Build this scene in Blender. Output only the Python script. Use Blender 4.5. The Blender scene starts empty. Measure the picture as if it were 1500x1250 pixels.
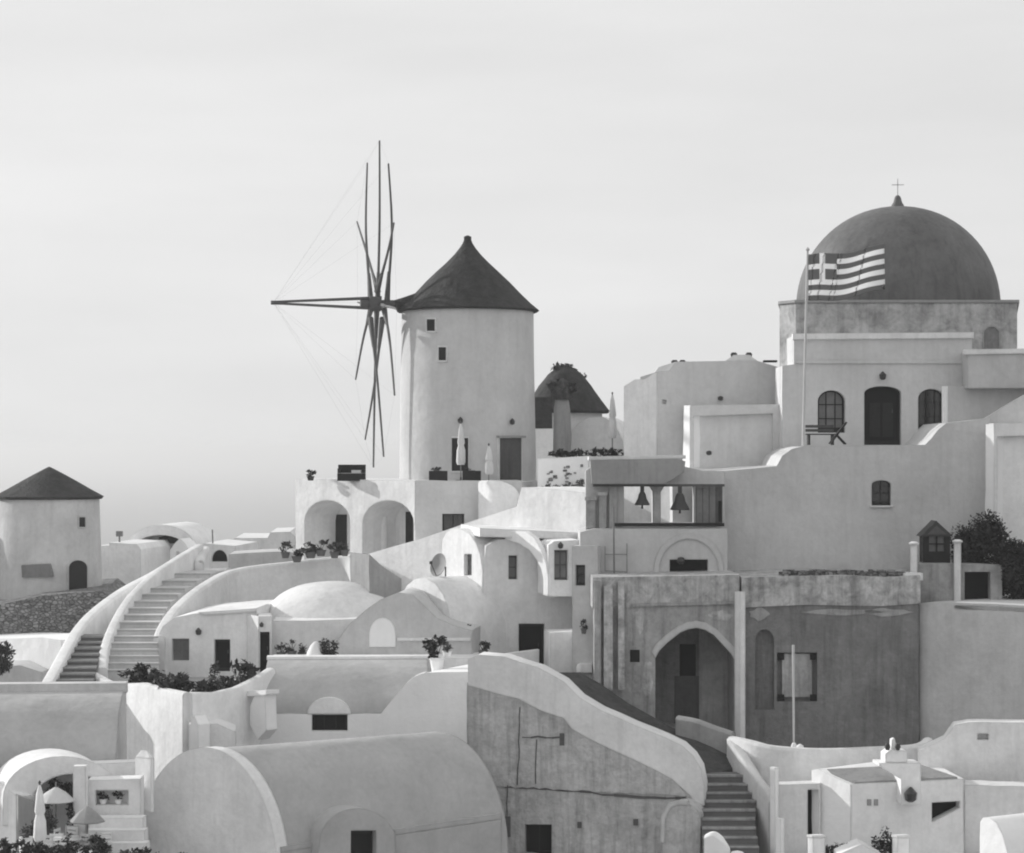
import bpy, bmesh, math, random
from mathutils import Vector
from mathutils.geometry import tessellate_polygon
R = math.radians
random.seed(7)

# ------------------------------------------------------------------ camera, sky, sun, exposure
scene = bpy.context.scene
col = scene.collection
ZC = 95.0            # eye height above the sea
F = 3400.0           # focal length in photo pixels
HZ = 663.0           # photo row of the horizon
cam = bpy.data.cameras.new('camera'); camo = bpy.data.objects.new('camera', cam); col.objects.link(camo)
camo.location = (0, 0, ZC); camo.rotation_euler = (R(90), 0, 0)
cam.sensor_fit = 'HORIZONTAL'; cam.sensor_width = 36; cam.lens = F / 1500 * 36
cam.shift_y = (HZ - 625) / 1500
cam.clip_start = 1; cam.clip_end = 60000
scene.camera = camo

SUN_AZ = R(-60)      # measured from +Y towards -X : behind and to the left of the village
SUN_EL = R(19)
world = bpy.data.worlds.new('World'); scene.world = world; world.use_nodes = True
nt = world.node_tree; nt.nodes.clear()
out = nt.nodes.new('ShaderNodeOutputWorld'); bg = nt.nodes.new('ShaderNodeBackground')
sky = nt.nodes.new('ShaderNodeTexSky'); sky.sky_type = 'NISHITA'; sky.sun_disc = False
sky.sun_elevation = SUN_EL; sky.sun_rotation = SUN_AZ
sky.altitude = 100; sky.air_density = 1.0; sky.dust_density = 3.0; sky.ozone_density = 1.0
bw = nt.nodes.new('ShaderNodeRGBToBW')
tc = nt.nodes.new('ShaderNodeTexCoord')
mp = nt.nodes.new('ShaderNodeMapping'); mp.inputs['Scale'].default_value = (1.6, 1.6, 9.0)
nz = nt.nodes.new('ShaderNodeTexNoise'); nz.inputs['Scale'].default_value = 2.2; nz.inputs['Detail'].default_value = 5
nz.inputs['Roughness'].default_value = .5
mr = nt.nodes.new('ShaderNodeMapRange'); mr.inputs[1].default_value = .3; mr.inputs[2].default_value = .75
mr.inputs[3].default_value = 7.7; mr.inputs[4].default_value = 8.85          # thin even veil of high cloud
mx = nt.nodes.new('ShaderNodeMix'); mx.data_type = 'FLOAT'; mx.inputs[0].default_value = .86
nt.links.new(tc.outputs['Generated'], mp.inputs[0]); nt.links.new(mp.outputs[0], nz.inputs['Vector'])
nt.links.new(nz.outputs[0], mr.inputs[0])
nt.links.new(sky.outputs[0], bw.inputs[0]); nt.links.new(bw.outputs[0], mx.inputs[2]); nt.links.new(mr.outputs[0], mx.inputs[3])
nt.links.new(mx.outputs[0], bg.inputs[0]); bg.inputs[1].default_value = .1
nt.links.new(bg.outputs[0], out.inputs[0])

sl = bpy.data.lights.new('sun', 'SUN'); sl.energy = 3.4; sl.angle = R(1.0); sl.color = (1, .995, .985)
so = bpy.data.objects.new('sun', sl); col.objects.link(so)
SD = Vector((math.sin(SUN_AZ) * math.cos(SUN_EL), math.cos(SUN_AZ) * math.cos(SUN_EL), math.sin(SUN_EL)))
so.rotation_euler = SD.to_track_quat('Z', 'Y').to_euler(); so.location = (-60, 150, ZC + 60)
scene.view_settings.view_transform = 'Standard'; scene.view_settings.look = 'None'
scene.view_settings.exposure = .07; scene.view_settings.gamma = 1; scene.view_settings.use_curve_mapping = False
scene.render.engine = 'CYCLES'
scene.cycles.use_denoising = True
scene.cycles.max_bounces = 8; scene.cycles.diffuse_bounces = 7; scene.cycles.volume_bounces = 0
scene.cycles.filter_width = 2.0
scene.cycles.caustics_reflective = False; scene.cycles.caustics_refractive = False

# ------------------------------------------------------------------ materials (black-and-white photograph: neutral greys)
def g(v): return (v, v, v, 1)
MATS = {}
def mat(name, v, mott=.10, streak=.0, rough=.85, bump=.3, bscale=2.5, mscale=.5, bevel=0, spec=.25, sdark=.4, patch=0):
    m = bpy.data.materials.new(name); m.use_nodes = True; t = m.node_tree; N = t.nodes; L = t.links
    b = N['Principled BSDF']; b.inputs['Roughness'].default_value = rough
    b.inputs['Specular IOR Level'].default_value = spec
    geo = N.new('ShaderNodeNewGeometry')
    n1 = N.new('ShaderNodeTexNoise'); n1.inputs['Scale'].default_value = mscale; n1.inputs['Detail'].default_value = 6
    n1.inputs['Roughness'].default_value = .62
    L.new(geo.outputs['Position'], n1.inputs['Vector'])
    r1 = N.new('ShaderNodeMapRange'); r1.inputs[1].default_value = .3; r1.inputs[2].default_value = .7
    r1.inputs[3].default_value = 1 - mott; r1.inputs[4].default_value = 1 + mott * .6
    L.new(n1.outputs[0], r1.inputs[0]); cur = r1.outputs[0]
    def mul(a, c):
        k = N.new('ShaderNodeMath'); k.operation = 'MULTIPLY'; L.new(a, k.inputs[0])
        if isinstance(c, float): k.inputs[1].default_value = c
        else: L.new(c, k.inputs[1])
        return k.outputs[0]
    if streak:
        mpn = N.new('ShaderNodeMapping'); mpn.inputs['Scale'].default_value = (2.6, 2.6, .22)
        L.new(geo.outputs['Position'], mpn.inputs[0])
        n2 = N.new('ShaderNodeTexNoise'); n2.inputs['Scale'].default_value = 1.3; n2.inputs['Detail'].default_value = 6
        n2.inputs['Roughness'].default_value = .65
        L.new(mpn.outputs[0], n2.inputs['Vector'])
        r2 = N.new('ShaderNodeMapRange'); r2.inputs[1].default_value = .48; r2.inputs[2].default_value = .72
        r2.inputs[3].default_value = 1; r2.inputs[4].default_value = 1 - streak
        L.new(n2.outputs[0], r2.inputs[0]); cur = mul(cur, r2.outputs[0])
    if patch:
        n3 = N.new('ShaderNodeTexNoise'); n3.inputs['Scale'].default_value = 1.7; n3.inputs['Detail'].default_value = 8
        n3.inputs['Roughness'].default_value = .7; n3.inputs['Distortion'].default_value = .6
        L.new(geo.outputs['Position'], n3.inputs['Vector'])
        r3 = N.new('ShaderNodeMapRange'); r3.inputs[1].default_value = .42; r3.inputs[2].default_value = .66
        r3.inputs[3].default_value = 1; r3.inputs[4].default_value = 1 - patch
        L.new(n3.outputs[0], r3.inputs[0]); cur = mul(cur, r3.outputs[0])
    n4 = N.new('ShaderNodeTexNoise'); n4.inputs['Scale'].default_value = 5.0; n4.inputs['Detail'].default_value = 9; n4.inputs['Roughness'].default_value = .7
    L.new(geo.outputs['Position'], n4.inputs['Vector'])
    r4 = N.new('ShaderNodeMapRange'); r4.inputs[1].default_value = .3; r4.inputs[2].default_value = .7; r4.inputs[3].default_value = 1 - mott * .55; r4.inputs[4].default_value = 1 + mott * .4
    L.new(n4.outputs[0], r4.inputs[0]); cur = mul(cur, r4.outputs[0])
    cur = mul(cur, float(v))
    L.new(cur, b.inputs['Base Color'])
    if bump:
        nb = N.new('ShaderNodeTexNoise'); nb.inputs['Scale'].default_value = bscale; nb.inputs['Detail'].default_value = 7
        nb.inputs['Roughness'].default_value = .6
        L.new(geo.outputs['Position'], nb.inputs['Vector'])
        bm = N.new('ShaderNodeBump'); bm.inputs['Strength'].default_value = bump; bm.inputs['Distance'].default_value = .12
        nl = N.new('ShaderNodeTexNoise'); nl.inputs['Scale'].default_value = .75; nl.inputs['Detail'].default_value = 2; L.new(geo.outputs['Position'], nl.inputs['Vector'])
        ad = N.new('ShaderNodeMath'); ad.operation = 'MULTIPLY_ADD'; ad.inputs[1].default_value = 2.2; L.new(nl.outputs[0], ad.inputs[0]); L.new(nb.outputs[0], ad.inputs[2])
        L.new(ad.outputs[0], bm.inputs['Height']); L.new(bm.outputs[0], b.inputs['Normal'])
        if bevel:
            bv = N.new('ShaderNodeBevel'); bv.samples = 3; bv.inputs['Radius'].default_value = bevel
            L.new(bv.outputs[0], bm.inputs['Normal'])
    MATS[name] = m
    return m
mat('white', .82, .14, .09, bevel=.09)
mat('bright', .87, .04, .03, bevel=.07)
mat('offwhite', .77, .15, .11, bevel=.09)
mat('cream', .58, .15, .1, bevel=.1)
mat('tan', .45, .14, .08, bevel=.1)
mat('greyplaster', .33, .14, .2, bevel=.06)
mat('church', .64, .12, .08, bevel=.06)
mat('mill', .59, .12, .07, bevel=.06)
mat('retaining', .58, .13, .09, bevel=.08)
mat('drum', .50, .25, .3, bump=.5, mscale=.9, bevel=.05, patch=.4)
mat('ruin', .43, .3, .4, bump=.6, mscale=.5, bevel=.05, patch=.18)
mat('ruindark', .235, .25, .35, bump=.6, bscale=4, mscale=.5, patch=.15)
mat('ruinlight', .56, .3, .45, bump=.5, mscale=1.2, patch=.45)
mat('stained', .56, .25, .42, bump=.7, bscale=4, mscale=.6, bevel=.05, patch=.22)
mat('stain_line', .11, .3, .0, bump=.4)
mat('stone', .2, .6, .0, bump=1.0, bscale=3.5, mscale=3.2, patch=.6)
mat('roofdark', .045, .45, .35, rough=.8, bump=.9, bscale=6, mscale=2)
mat('dome', .135, .24, .3, rough=.6, bump=.3, mscale=.7)
mat('thatch', .09, .5, .0, bump=1.0, bscale=9, mscale=5)
mat('pathstone', .07, .35, .0, bump=.7, bscale=4, mscale=2)
mat('step', .42, .15, .0, bump=.4)
mat('stepdark', .17, .2, .0, bump=.4)
mat('darkwood', .018, .3, .0, rough=.6, bump=.2, bscale=8)
mat('midwood', .10, .25, .3, rough=.65, bump=.3, bscale=8)
mat('greywood', .2, .2, .2, rough=.65, bump=.3, bscale=8)
mat('black', .006, .2, .0, rough=.7, bump=0)  # near black; also paints the unlit inside of open doorways
mat('pole', .12, .3, .0, rough=.7, bump=.3, bscale=10)
mat('polelight', .55, .1, .0, rough=.5, bump=0)
mat('metal', .03, .3, .0, rough=.45, bump=.1, spec=.5)
mat('leaf', .035, .5, .0, rough=.6, bump=0, mscale=6)
mat('leafmid', .075, .5, .0, rough=.6, bump=0, mscale=6)
mat('flower', .45, .4, .0, rough=.7, bump=0, mscale=6)
mat('clay', .13, .2, .0, bump=.2)
mat('canvas', .62, .1, .1, rough=.9, bump=.15)
mat('flagdark', .10, .1, .0, bump=0)
mat('flagwhite', .8, .04, .0, bump=0)
mat('cushion', .02, .3, .0, bump=.1)
mat('ground', .42, .3, .0, bump=1.0, bscale=1.2, mscale=.3)
def rubble(name):
    m = MATS[name]; t = m.node_tree; N = t.nodes; L = t.links; b = N['Principled BSDF']
    geo = N.new('ShaderNodeNewGeometry'); mp_ = N.new('ShaderNodeMapping'); mp_.inputs['Scale'].default_value = (1, 1, 1.7); L.new(geo.outputs['Position'], mp_.inputs[0])
    v = N.new('ShaderNodeTexVoronoi'); v.inputs['Scale'].default_value = 4.2; v.feature = 'DISTANCE_TO_EDGE'; L.new(mp_.outputs[0], v.inputs['Vector'])
    v2 = N.new('ShaderNodeTexVoronoi'); v2.inputs['Scale'].default_value = 4.2; L.new(mp_.outputs[0], v2.inputs['Vector'])
    sp = N.new('ShaderNodeSeparateColor'); L.new(v2.outputs['Color'], sp.inputs[0])
    a = N.new('ShaderNodeMapRange'); a.inputs[2].default_value = .1; a.inputs[3].default_value = .5; a.inputs[4].default_value = 1; L.new(v.outputs['Distance'], a.inputs[0])
    c = N.new('ShaderNodeMapRange'); c.inputs[3].default_value = .15; c.inputs[4].default_value = .32; L.new(sp.outputs[0], c.inputs[0])
    k = N.new('ShaderNodeMath'); k.operation = 'MULTIPLY'; L.new(a.outputs[0], k.inputs[0]); L.new(c.outputs[0], k.inputs[1]); L.new(k.outputs[0], b.inputs['Base Color'])
    bp = N.new('ShaderNodeBump'); bp.inputs['Strength'].default_value = .9; bp.inputs['Distance'].default_value = .15; L.new(a.outputs[0], bp.inputs['Height']); L.new(bp.outputs[0], b.inputs['Normal'])
rubble('stone')
def cloth(name, v):          # thin cloth: light from behind comes through
    t = MATS[name].node_tree; N = t.nodes; o = N['Material Output']; a = N.new('ShaderNodeBsdfDiffuse'); b = N.new('ShaderNodeBsdfTranslucent'); m = N.new('ShaderNodeMixShader')
    a.inputs[0].default_value = b.inputs[0].default_value = g(v); m.inputs[0].default_value = .55; t.links.new(a.outputs[0], m.inputs[1]); t.links.new(b.outputs[0], m.inputs[2]); t.links.new(m.outputs[0], o.inputs['Surface'])
cloth('flagwhite', .95); cloth('flagdark', .27)
def glassmat():
    m = mat('glass', .02, .2, .0, rough=.12, bump=0, spec=.6); return m
glassmat()

# ------------------------------------------------------------------ geometry helpers
def Z(py, Y): return ZC + (HZ - py) / F * Y
def P(px, py, Y): return Vector(((px - 750) / F * Y, Y, Z(py, Y)))
def X(px, Y): return (px - 750) / F * Y
UP = Vector((0, 0, 1))

class Plane:
    """a vertical facade plane through photo column px at distance Y, turned deg about the vertical"""
    def __init__(s, px, Y, deg=0):
        a = R(deg); s.a = a
        s.p0 = Vector((X(px, Y), Y, 0)); s.u = Vector((math.cos(a), math.sin(a), 0)); s.n = Vector((math.sin(a), -math.cos(a), 0))
    def at(s, px, py, off=0):
        d = Vector(((px - 750) / F, 1, (HZ - py) / F))
        t = s.n.dot(s.p0) / s.n.dot(d)
        return Vector((0, 0, ZC)) + d * t + s.n * off

class MB:
    def __init__(s): s.v = []; s.f = []; s.mi = []
    def add(s, vs, fs, mi=0):
        o = len(s.v); s.v += [Vector(v) for v in vs]; s.f += [tuple(i + o for i in f) for f in fs]; s.mi += [mi] * len(fs)
        return s
    def build(s, name, material, parent=None, org=None, smooth=35):
        if org is None: org = ORG.get(parent.name, Vector()) if parent else Vector()
        me = bpy.data.meshes.new(name)
        me.from_pydata([tuple(v - org) for v in s.v], [], s.f)
        for m in (material if isinstance(material, (list, tuple)) else [material]): me.materials.append(MATS[m])
        me.polygons.foreach_set('material_index', s.mi)
        bm = bmesh.new(); bm.from_mesh(me); bmesh.ops.recalc_face_normals(bm, faces=bm.faces); bm.to_mesh(me); bm.free()
        if smooth:
            me.polygons.foreach_set('use_smooth', [True] * len(me.polygons)); me.set_sharp_from_angle(angle=R(smooth))
        o = bpy.data.objects.new(name, me); col.objects.link(o)
        if parent: o.parent = parent; ORG[o.name] = org
        else: o.location = org
        return o
ORG = {}
def tag(o, label, cat, group=None, kind=None):
    if label: o['label'] = label
    if cat: o['category'] = cat
    if group: o['group'] = group
    if kind: o['kind'] = kind
    return o
def thing(name, label, cat, loc, group=None):
    o = bpy.data.objects.new(name, None); col.objects.link(o); o.location = loc; o.empty_display_size = .3
    ORG[o.name] = Vector(loc); tag(o, label, cat, group); return o

def slab(mb, pts, n, t, holes=None, recess=None, mi=0):
    """closed solid: planar outline pts (3D) extruded by t along -n; holes are recesses of depth recess (or through, recess None)"""
    holes = holes or []
    loops = [pts] + holes
    flat = [p for l in loops for p in l]
    tris = tessellate_polygon(loops)
    nf = len(flat); vs = list(flat); fs = [tuple(t3) for t3 in tris]
    L0 = len(pts)
    through = recess is None
    if through:
        vs += [p - n * t for p in flat]; fs += [tuple(i + nf for i in reversed(t3)) for t3 in tris]
        o = 0
        for l in loops:
            k = len(l)
            for i in range(k): fs.append((o + i, o + (i + 1) % k, nf + o + (i + 1) % k, nf + o + i))
            o += k
    else:
        vs += [p - n * t for p in pts]
        for i in range(L0): fs.append((i, (i + 1) % L0, nf + (i + 1) % L0, nf + i))
        bt = tessellate_polygon([pts]); fs += [tuple(i + nf for i in reversed(t3)) for t3 in bt]
        o = L0
        for l in holes:
            k = len(l); b = len(vs); vs += [p - n * recess for p in l]
            for i in range(k): fs.append((o + i, o + (i + 1) % k, b + (i + 1) % k, b + i))
            fs += [tuple(i + b for i in t3) for t3 in tessellate_polygon([[p - n * recess for p in l]])]
            o += k
    mb.add(vs, fs, mi); return mb

def rect(x0, y0, x1, y1): return [(x0, y0), (x1, y0), (x1, y1), (x0, y1)]
def arch(x0, x1, yt, yb, ys=None, n=12):
    """outline with a rounded head: springing at ys"""
    cx = (x0 + x1) / 2; rx = (x1 - x0) / 2
    if ys is None: ys = yt + rx
    p = [(x0, yb)]
    for i in range(n + 1):
        a = math.pi - math.pi * i / n
        p.append((cx + rx * math.cos(a), ys - (ys - yt) * math.sin(a)))
    p.append((x1, yb)); return p
def wavy(o, step=22, amp=.55):
    """hand-built edges: long straight edges get slight bends"""
    yb = max(p[1] for p in o); r_ = []
    for i, a in enumerate(o):
        b = o[(i + 1) % len(o)]; r_.append(a); d = math.hypot(b[0] - a[0], b[1] - a[1]); n = int(d / step)
        if n < 2 or (a[1] > yb - .5 and b[1] > yb - .5): continue
        for k in range(1, n):
            f = k / n; y = a[1] + (b[1] - a[1]) * f
            r_.append((a[0] + (b[0] - a[0]) * f + RW.uniform(-amp, amp), min(y + RW.uniform(-amp, amp), yb - 1)))
    return r_
RW = random.Random(99)
def wall(par, pl, outline, depth, holes=(), m='white', recess=.3, name='wall', off=0, base=True):
    outline = wavy(outline); mb = MB(); pts = [pl.at(x, y, off) for x, y in outline]
    if base:         # carry the foot of the wall down into the hillside
        yb = max(p[1] for p in outline)
        for p, q in zip(pts, outline):
            if q[1] > yb - .5:
                z = min(ground_z(p.x, p.y), ground_z(p.x - pl.n.x * depth, p.y - pl.n.y * depth)) - .6
                p.z = min(p.z, z)
    slab(mb, pts, pl.n, depth, [[pl.at(x, y, off) for x, y in h] for h in holes], recess)
    return mb.build(name, m, par)
def inset(pts, d):
    c = sum(pts, Vector()) / len(pts); w = max((p - c).length for p in pts)
    return [c + (p - c) * (1 - d / w) for p in pts]
def box(mb, c, sx, sy, sz, rz=0, mi=0):
    """box standing on c"""
    ca, sa = math.cos(rz), math.sin(rz)
    vs = []
    for z in (0, sz):
        for x, y in ((-1, -1), (1, -1), (1, 1), (-1, 1)):
            lx, ly = x * sx / 2, y * sy / 2
            vs.append(Vector(c) + Vector((lx * ca - ly * sa, lx * sa + ly * ca, z)))
    mb.add(vs, [(3, 2, 1, 0), (4, 5, 6, 7), (0, 1, 5, 4), (1, 2, 6, 5), (2, 3, 7, 6), (3, 0, 4, 7)], mi); return mb
def beam(mb, a, b, w, h=None, mi=0):
    a = Vector(a); b = Vector(b); h = h or w; d = (b - a).normalized()
    s = d.cross(UP) if abs(d.z) < .99 else Vector((1, 0, 0)); s.normalize(); t = s.cross(d)
    vs = [p + s * x * w / 2 + t * y * h / 2 for p in (a, b) for x, y in ((-1, -1), (1, -1), (1, 1), (-1, 1))]
    mb.add(vs, [(3, 2, 1, 0), (4, 5, 6, 7), (0, 1, 5, 4), (1, 2, 6, 5), (2, 3, 7, 6), (3, 0, 4, 7)], mi); return mb
def tube(mb, pts, r, n=6, r2=None, mi=0):
    pts = [Vector(p) for p in pts]; r2 = r if r2 is None else r2; vs = []; fs = []
    for i, p in enumerate(pts):
        d = (pts[min(i + 1, len(pts) - 1)] - pts[max(i - 1, 0)]).normalized()
        s = d.cross(UP) if abs(d.z) < .95 else d.cross(Vector((0, 1, 0))); s.normalize(); t = s.cross(d)
        rr = r + (r2 - r) * i / max(1, len(pts) - 1)
        for k in range(n): a = 2 * math.pi * k / n; vs.append(p + (s * math.cos(a) + t * math.sin(a)) * rr)
    for i in range(len(pts) - 1):
        for k in range(n): fs.append((i * n + k, i * n + (k + 1) % n, (i + 1) * n + (k + 1) % n, (i + 1) * n + k))
    fs.append(tuple(range(n - 1, -1, -1))); fs.append(tuple((len(pts) - 1) * n + k for k in range(n)))
    mb.add(vs, fs, mi); return mb
def lathe(mb, c, prof, n=32, sx=1, sy=1, mi=0, wob=0, rag=0):
    """prof: list of (radius, z) from bottom to top about the vertical through c"""
    c = Vector(c); vs = []; fs = []
    for r, z in prof:
        for k in range(n):
            a = 2 * math.pi * k / n; w = 1 + wob * math.sin(3 * a + z) * .5 + wob * math.sin(5 * a + 2 * z) * .3
            w *= 1 + (RW.uniform(-rag, rag) if rag else 0)
            vs.append(c + Vector((r * w * sx * math.cos(a), r * w * sy * math.sin(a), z)))
    for i in range(len(prof) - 1):
        for k in range(n): fs.append((i * n + k, i * n + (k + 1) % n, (i + 1) * n + (k + 1) % n, (i + 1) * n + k))
    fs.append(tuple(range(n - 1, -1, -1))); fs.append(tuple((len(prof) - 1) * n + k for k in range(n)))
    mb.add(vs, fs, mi); return mb
def prism(mb, xy, z0, z1, mi=0):
    k = len(xy); vs = [Vector((x, y, z0)) for x, y in xy] + [Vector((x, y, z1)) for x, y in xy]
    fs = [(i, (i + 1) % k, k + (i + 1) % k, k + i) for i in range(k)]
    t = tessellate_polygon([[Vector((x, y, 0)) for x, y in xy]])
    fs += [tuple(i + k for i in q) for q in t] + [tuple(reversed(q)) for q in t]
    mb.add(vs, fs, mi); return mb
def smooth_path(pts, n=5):
    """Catmull-Rom through 3D points"""
    pts = [Vector(p) for p in pts]; o = []
    for i in range(len(pts) - 1):
        p0 = pts[max(i - 1, 0)]; p1 = pts[i]; p2 = pts[i + 1]; p3 = pts[min(i + 2, len(pts) - 1)]
        for k in range(n):
            t = k / n
            o.append(.5 * ((2 * p1) + (p2 - p0) * t + (2 * p0 - 5 * p1 + 4 * p2 - p3) * t * t + (3 * p1 - p0 - 3 * p2 + p3) * t ** 3))
    o.append(pts[-1]); return o
def sweep(mb, path, w, drop, mi=0, round_=True):
    """upright wall along a path of top points"""
    path = [Vector(p) for p in path]; vs = []; fs = []
    prof = [(-.5, -drop), (-.5, -.12), (-.36, -.03), (0, 0), (.36, -.03), (.5, -.12), (.5, -drop)] if round_ else [(-.5, -drop), (-.5, 0), (.5, 0), (.5, -drop)]
    m = len(prof)
    for i, p in enumerate(path):
        d = path[min(i + 1, len(path) - 1)] - path[max(i - 1, 0)]; d.z = 0; d.normalize(); s = Vector((d.y, -d.x, 0))
        for a, b in prof: vs.append(p + s * a * w + UP * b)
    for i in range(len(path) - 1):
        for k in range(m): fs.append((i * m + k, i * m + (k + 1) % m, (i + 1) * m + (k + 1) % m, (i + 1) * m + k))
    fs.append(tuple(range(m - 1, -1, -1))); fs.append(tuple((len(path) - 1) * m + k for k in range(m)))
    mb.add(vs, fs, mi); return mb
def profile(mb, pl, pxl, pxr, prof, pyref):
    """solid of constant section (back, up) run along a facade plane from column pxl to pxr; (0,0) is row pyref"""
    A = pl.at(pxl, pyref); B = pl.at(pxr, pyref); B.z = A.z; k = len(prof)
    vs = [Q - pl.n * b + UP * z for Q in (A, B) for b, z in prof]
    fs = [(i, (i + 1) % k, k + (i + 1) % k, k + i) for i in range(k)]
    t = tessellate_polygon([[Vector((b, z, 0)) for b, z in prof]])
    fs += [tuple(q) for q in t] + [tuple(i + k for i in reversed(q)) for q in t]
    mb.add(vs, fs); return mb
def corner(px, Y, pxl, al, pxr, ar):
    """plan of a block seen on its corner: left face to column pxl, right face to column pxr"""
    L = Plane(px, Y, al); Rr = Plane(px, Y, ar)
    C = L.p0.copy(); A = L.at(pxl, HZ); B = Rr.at(pxr, HZ); A.z = B.z = 0
    return L, Rr, [(A.x, A.y), (C.x, C.y), (B.x, B.y), ((A + B - C).x, (A + B - C).y)]

def window(par, pl, poly, rec=.3, m='glass', frame='darkwood', bars=(1, 1), fw=.07, sill=False):
    pts = [pl.at(x, y) for x, y in poly]
    mb = MB(); q = [p - pl.n * (rec - .08) for p in pts]; slab(mb, q, pl.n, .06, [inset(q, fw * 1.5)], None)
    w = mb.build('window', frame, par)
    mb = MB(); slab(mb, [p - pl.n * (rec - .045) for p in inset(pts, fw)], pl.n, .03); mb.build('pane', m, w)
    xs = [p[0] for p in poly]; ys = [p[1] for p in poly]; x0, x1, y0, y1 = min(xs), max(xs), min(ys), max(ys)
    if bars != (0, 0):
        for i in range(bars[0]):
            x = x0 + (x1 - x0) * (i + 1) / (bars[0] + 1); mb = MB(); beam(mb, pl.at(x, y0 + 1, -rec + .07), pl.at(x, y1 - 1, -rec + .07), .045); mb.build('glazing_bar', frame, w)
        for i in range(bars[1]):
            y = y0 + (y1 - y0) * (i + 1) / (bars[1] + 1); mb = MB(); beam(mb, pl.at(x0 + 1, y, -rec + .08), pl.at(x1 - 1, y, -rec + .08), .04); mb.build('glazing_bar', frame, w)
    if sill:
        mb = MB(); a = pl.at(x0 - 3, y1 + 1, .04); b = pl.at(x1 + 3, y1 + 1, .04); beam(mb, a, b, .16, .08); mb.build('sill', 'offwhite', w)
    return w
def door(par, pl, poly, rec=.3, m='darkwood', frame='darkwood', name='door', fw=.08):
    pts = [pl.at(x, y) for x, y in poly]
    mb = MB(); slab(mb, [p - pl.n * (rec - .05) for p in inset(pts, .02)], pl.n, .04); d = mb.build(name, m, par)
    mb = MB(); q = [p - pl.n * (rec - .1) for p in pts]; slab(mb, q, pl.n, .05, [inset(q, fw * 1.8)], None); mb.build('door_frame', frame, d)
    xs = [p[0] for p in poly]; ys = [p[1] for p in poly]
    h = pl.at(max(xs) - (max(xs) - min(xs)) * .2, max(ys) * .45 + min(ys) * .55, -rec + .08)
    mb = MB(); beam(mb, h, h + UP * .14, .04); mb.build('handle', 'metal', d)
    return d
def lamp(pl, px, py, label, par=None, s=1):
    """small wall lantern"""
    c = pl.at(px, py, .02)
    t = thing('wall_lamp', label, 'lamp', c)
    mb = MB(); beam(mb, c, c + pl.n * .14 * s, .05 * s); mb.build('bracket', 'metal', t)
    mb = MB(); lathe(mb, c + pl.n * .16 * s - UP * .14 * s, [(.05 * s, 0), (.11 * s, .04 * s), (.13 * s, .18 * s), (.05 * s, .27 * s), (.02 * s, .3 * s)], 8); mb.build('lantern', 'metal', t)
    return t
def leaves(mb, c, rx, ry, rz, n, size, mi=0, clump=6):
    cl = []
    for i in range(max(3, clump)):
        a = random.uniform(0, 6.28); h = random.uniform(-1, 1); r = math.sqrt(max(0, 1 - h * h)) * random.uniform(.35, .95)
        cl.append(Vector((rx * r * math.cos(a), ry * r * math.sin(a), rz * h * .8)))
    for i in range(n):
        b = random.choice(cl); k = random.uniform(.18, .5)
        d = Vector((random.gauss(0, 1), random.gauss(0, 1), random.gauss(0, 1))).normalized()
        p = Vector(c) + b + Vector((d.x * rx * k, d.y * ry * k, d.z * rz * k))
        u = Vector((random.gauss(0, 1), random.gauss(0, 1), random.gauss(0, .7))).normalized(); w = u.cross(d + Vector((.1, .2, .3))).normalized()
        s = size * random.uniform(.6, 1.3)
        mb.add([p - u * s, p + w * s * .45, p + u * s, p - w * s * .45], [(0, 1, 2, 3)], mi)
    return mb
def potted(c, h, w, label, group=None, pot='clay', leaf='leaf', n=140, name='potted_plant'):
    c = Vector(c); t = thing(name, label, 'plant', c, group)
    ph = h * .38; pr = w * .3
    mb = MB(); lathe(mb, c, [(pr * .7, 0), (pr, ph * .85), (pr * 1.1, ph * .86), (pr * 1.1, ph), (pr * .9, ph), (pr * .85, ph * .9)], 12); mb.build('pot', pot, t)
    mb = MB(); leaves(mb, c + UP * (ph + (h - ph) * .45), w * .5, w * .5, (h - ph) * .55, n, w * .13)
    mb.build('foliage', leaf, t, smooth=0)
    mb = MB()
    for i in range(4):
        a = i * 1.6; tube(mb, [c + UP * ph * .85, c + UP * (ph + h * .2) + Vector((math.cos(a), math.sin(a), 0)) * w * .12, c + UP * h * .8 + Vector((math.cos(a), math.sin(a), 0)) * w * .28], .018, 5, .008)
    mb.build('stem', 'midwood', t)
    return t
def bush(c, rx, ry, rz, n, size, label, name='bush', leaf='leaf', group=None, clump=10):
    c = Vector(c); t = thing(name, label, 'bush', c, group)
    mb = MB(); leaves(mb, c + UP * rz, rx, ry, rz, n, size, clump=clump); mb.build('foliage', leaf, t, smooth=0)
    mb = MB()
    for i in range(7):
        a = i * .9; tube(mb, [c - UP * .1, c + UP * rz * .5 + Vector((math.cos(a) * rx * .3, math.sin(a) * ry * .3, 0)), c + UP * rz * 1.3 + Vector((math.cos(a) * rx * .6, math.sin(a) * ry * .6, 0))], .04, 5, .015)
    mb.build('stem', 'midwood', t)
    return t
def closed_umbrella(c, h, label, group=None, m='canvas'):
    c = Vector(c); t = thing('closed_umbrella', label, 'umbrella', c, group)
    mb = MB(); lathe(mb, c, [(.26, 0), (.26, .06), (.05, .08), (.04, .2)], 14); mb.build('base', 'metal', t)
    mb = MB(); tube(mb, [c + UP * .1, c + UP * h], .028, 8); mb.build('pole', 'greywood', t)
    mb = MB(); lathe(mb, c + UP * h * .28, [(.16, 0), (.21, h * .05), (.19, h * .25), (.13, h * .33), (.17, h * .37), (.1, h * .6), (.03, h * .69)], 16, wob=.16); mb.build('canopy', m, t)
    mb = MB(); lathe(mb, c + UP * h * .985, [(.03, 0), (.05, .04), (.02, .1)], 8); mb.build('finial', 'metal', t)
    return t
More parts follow.
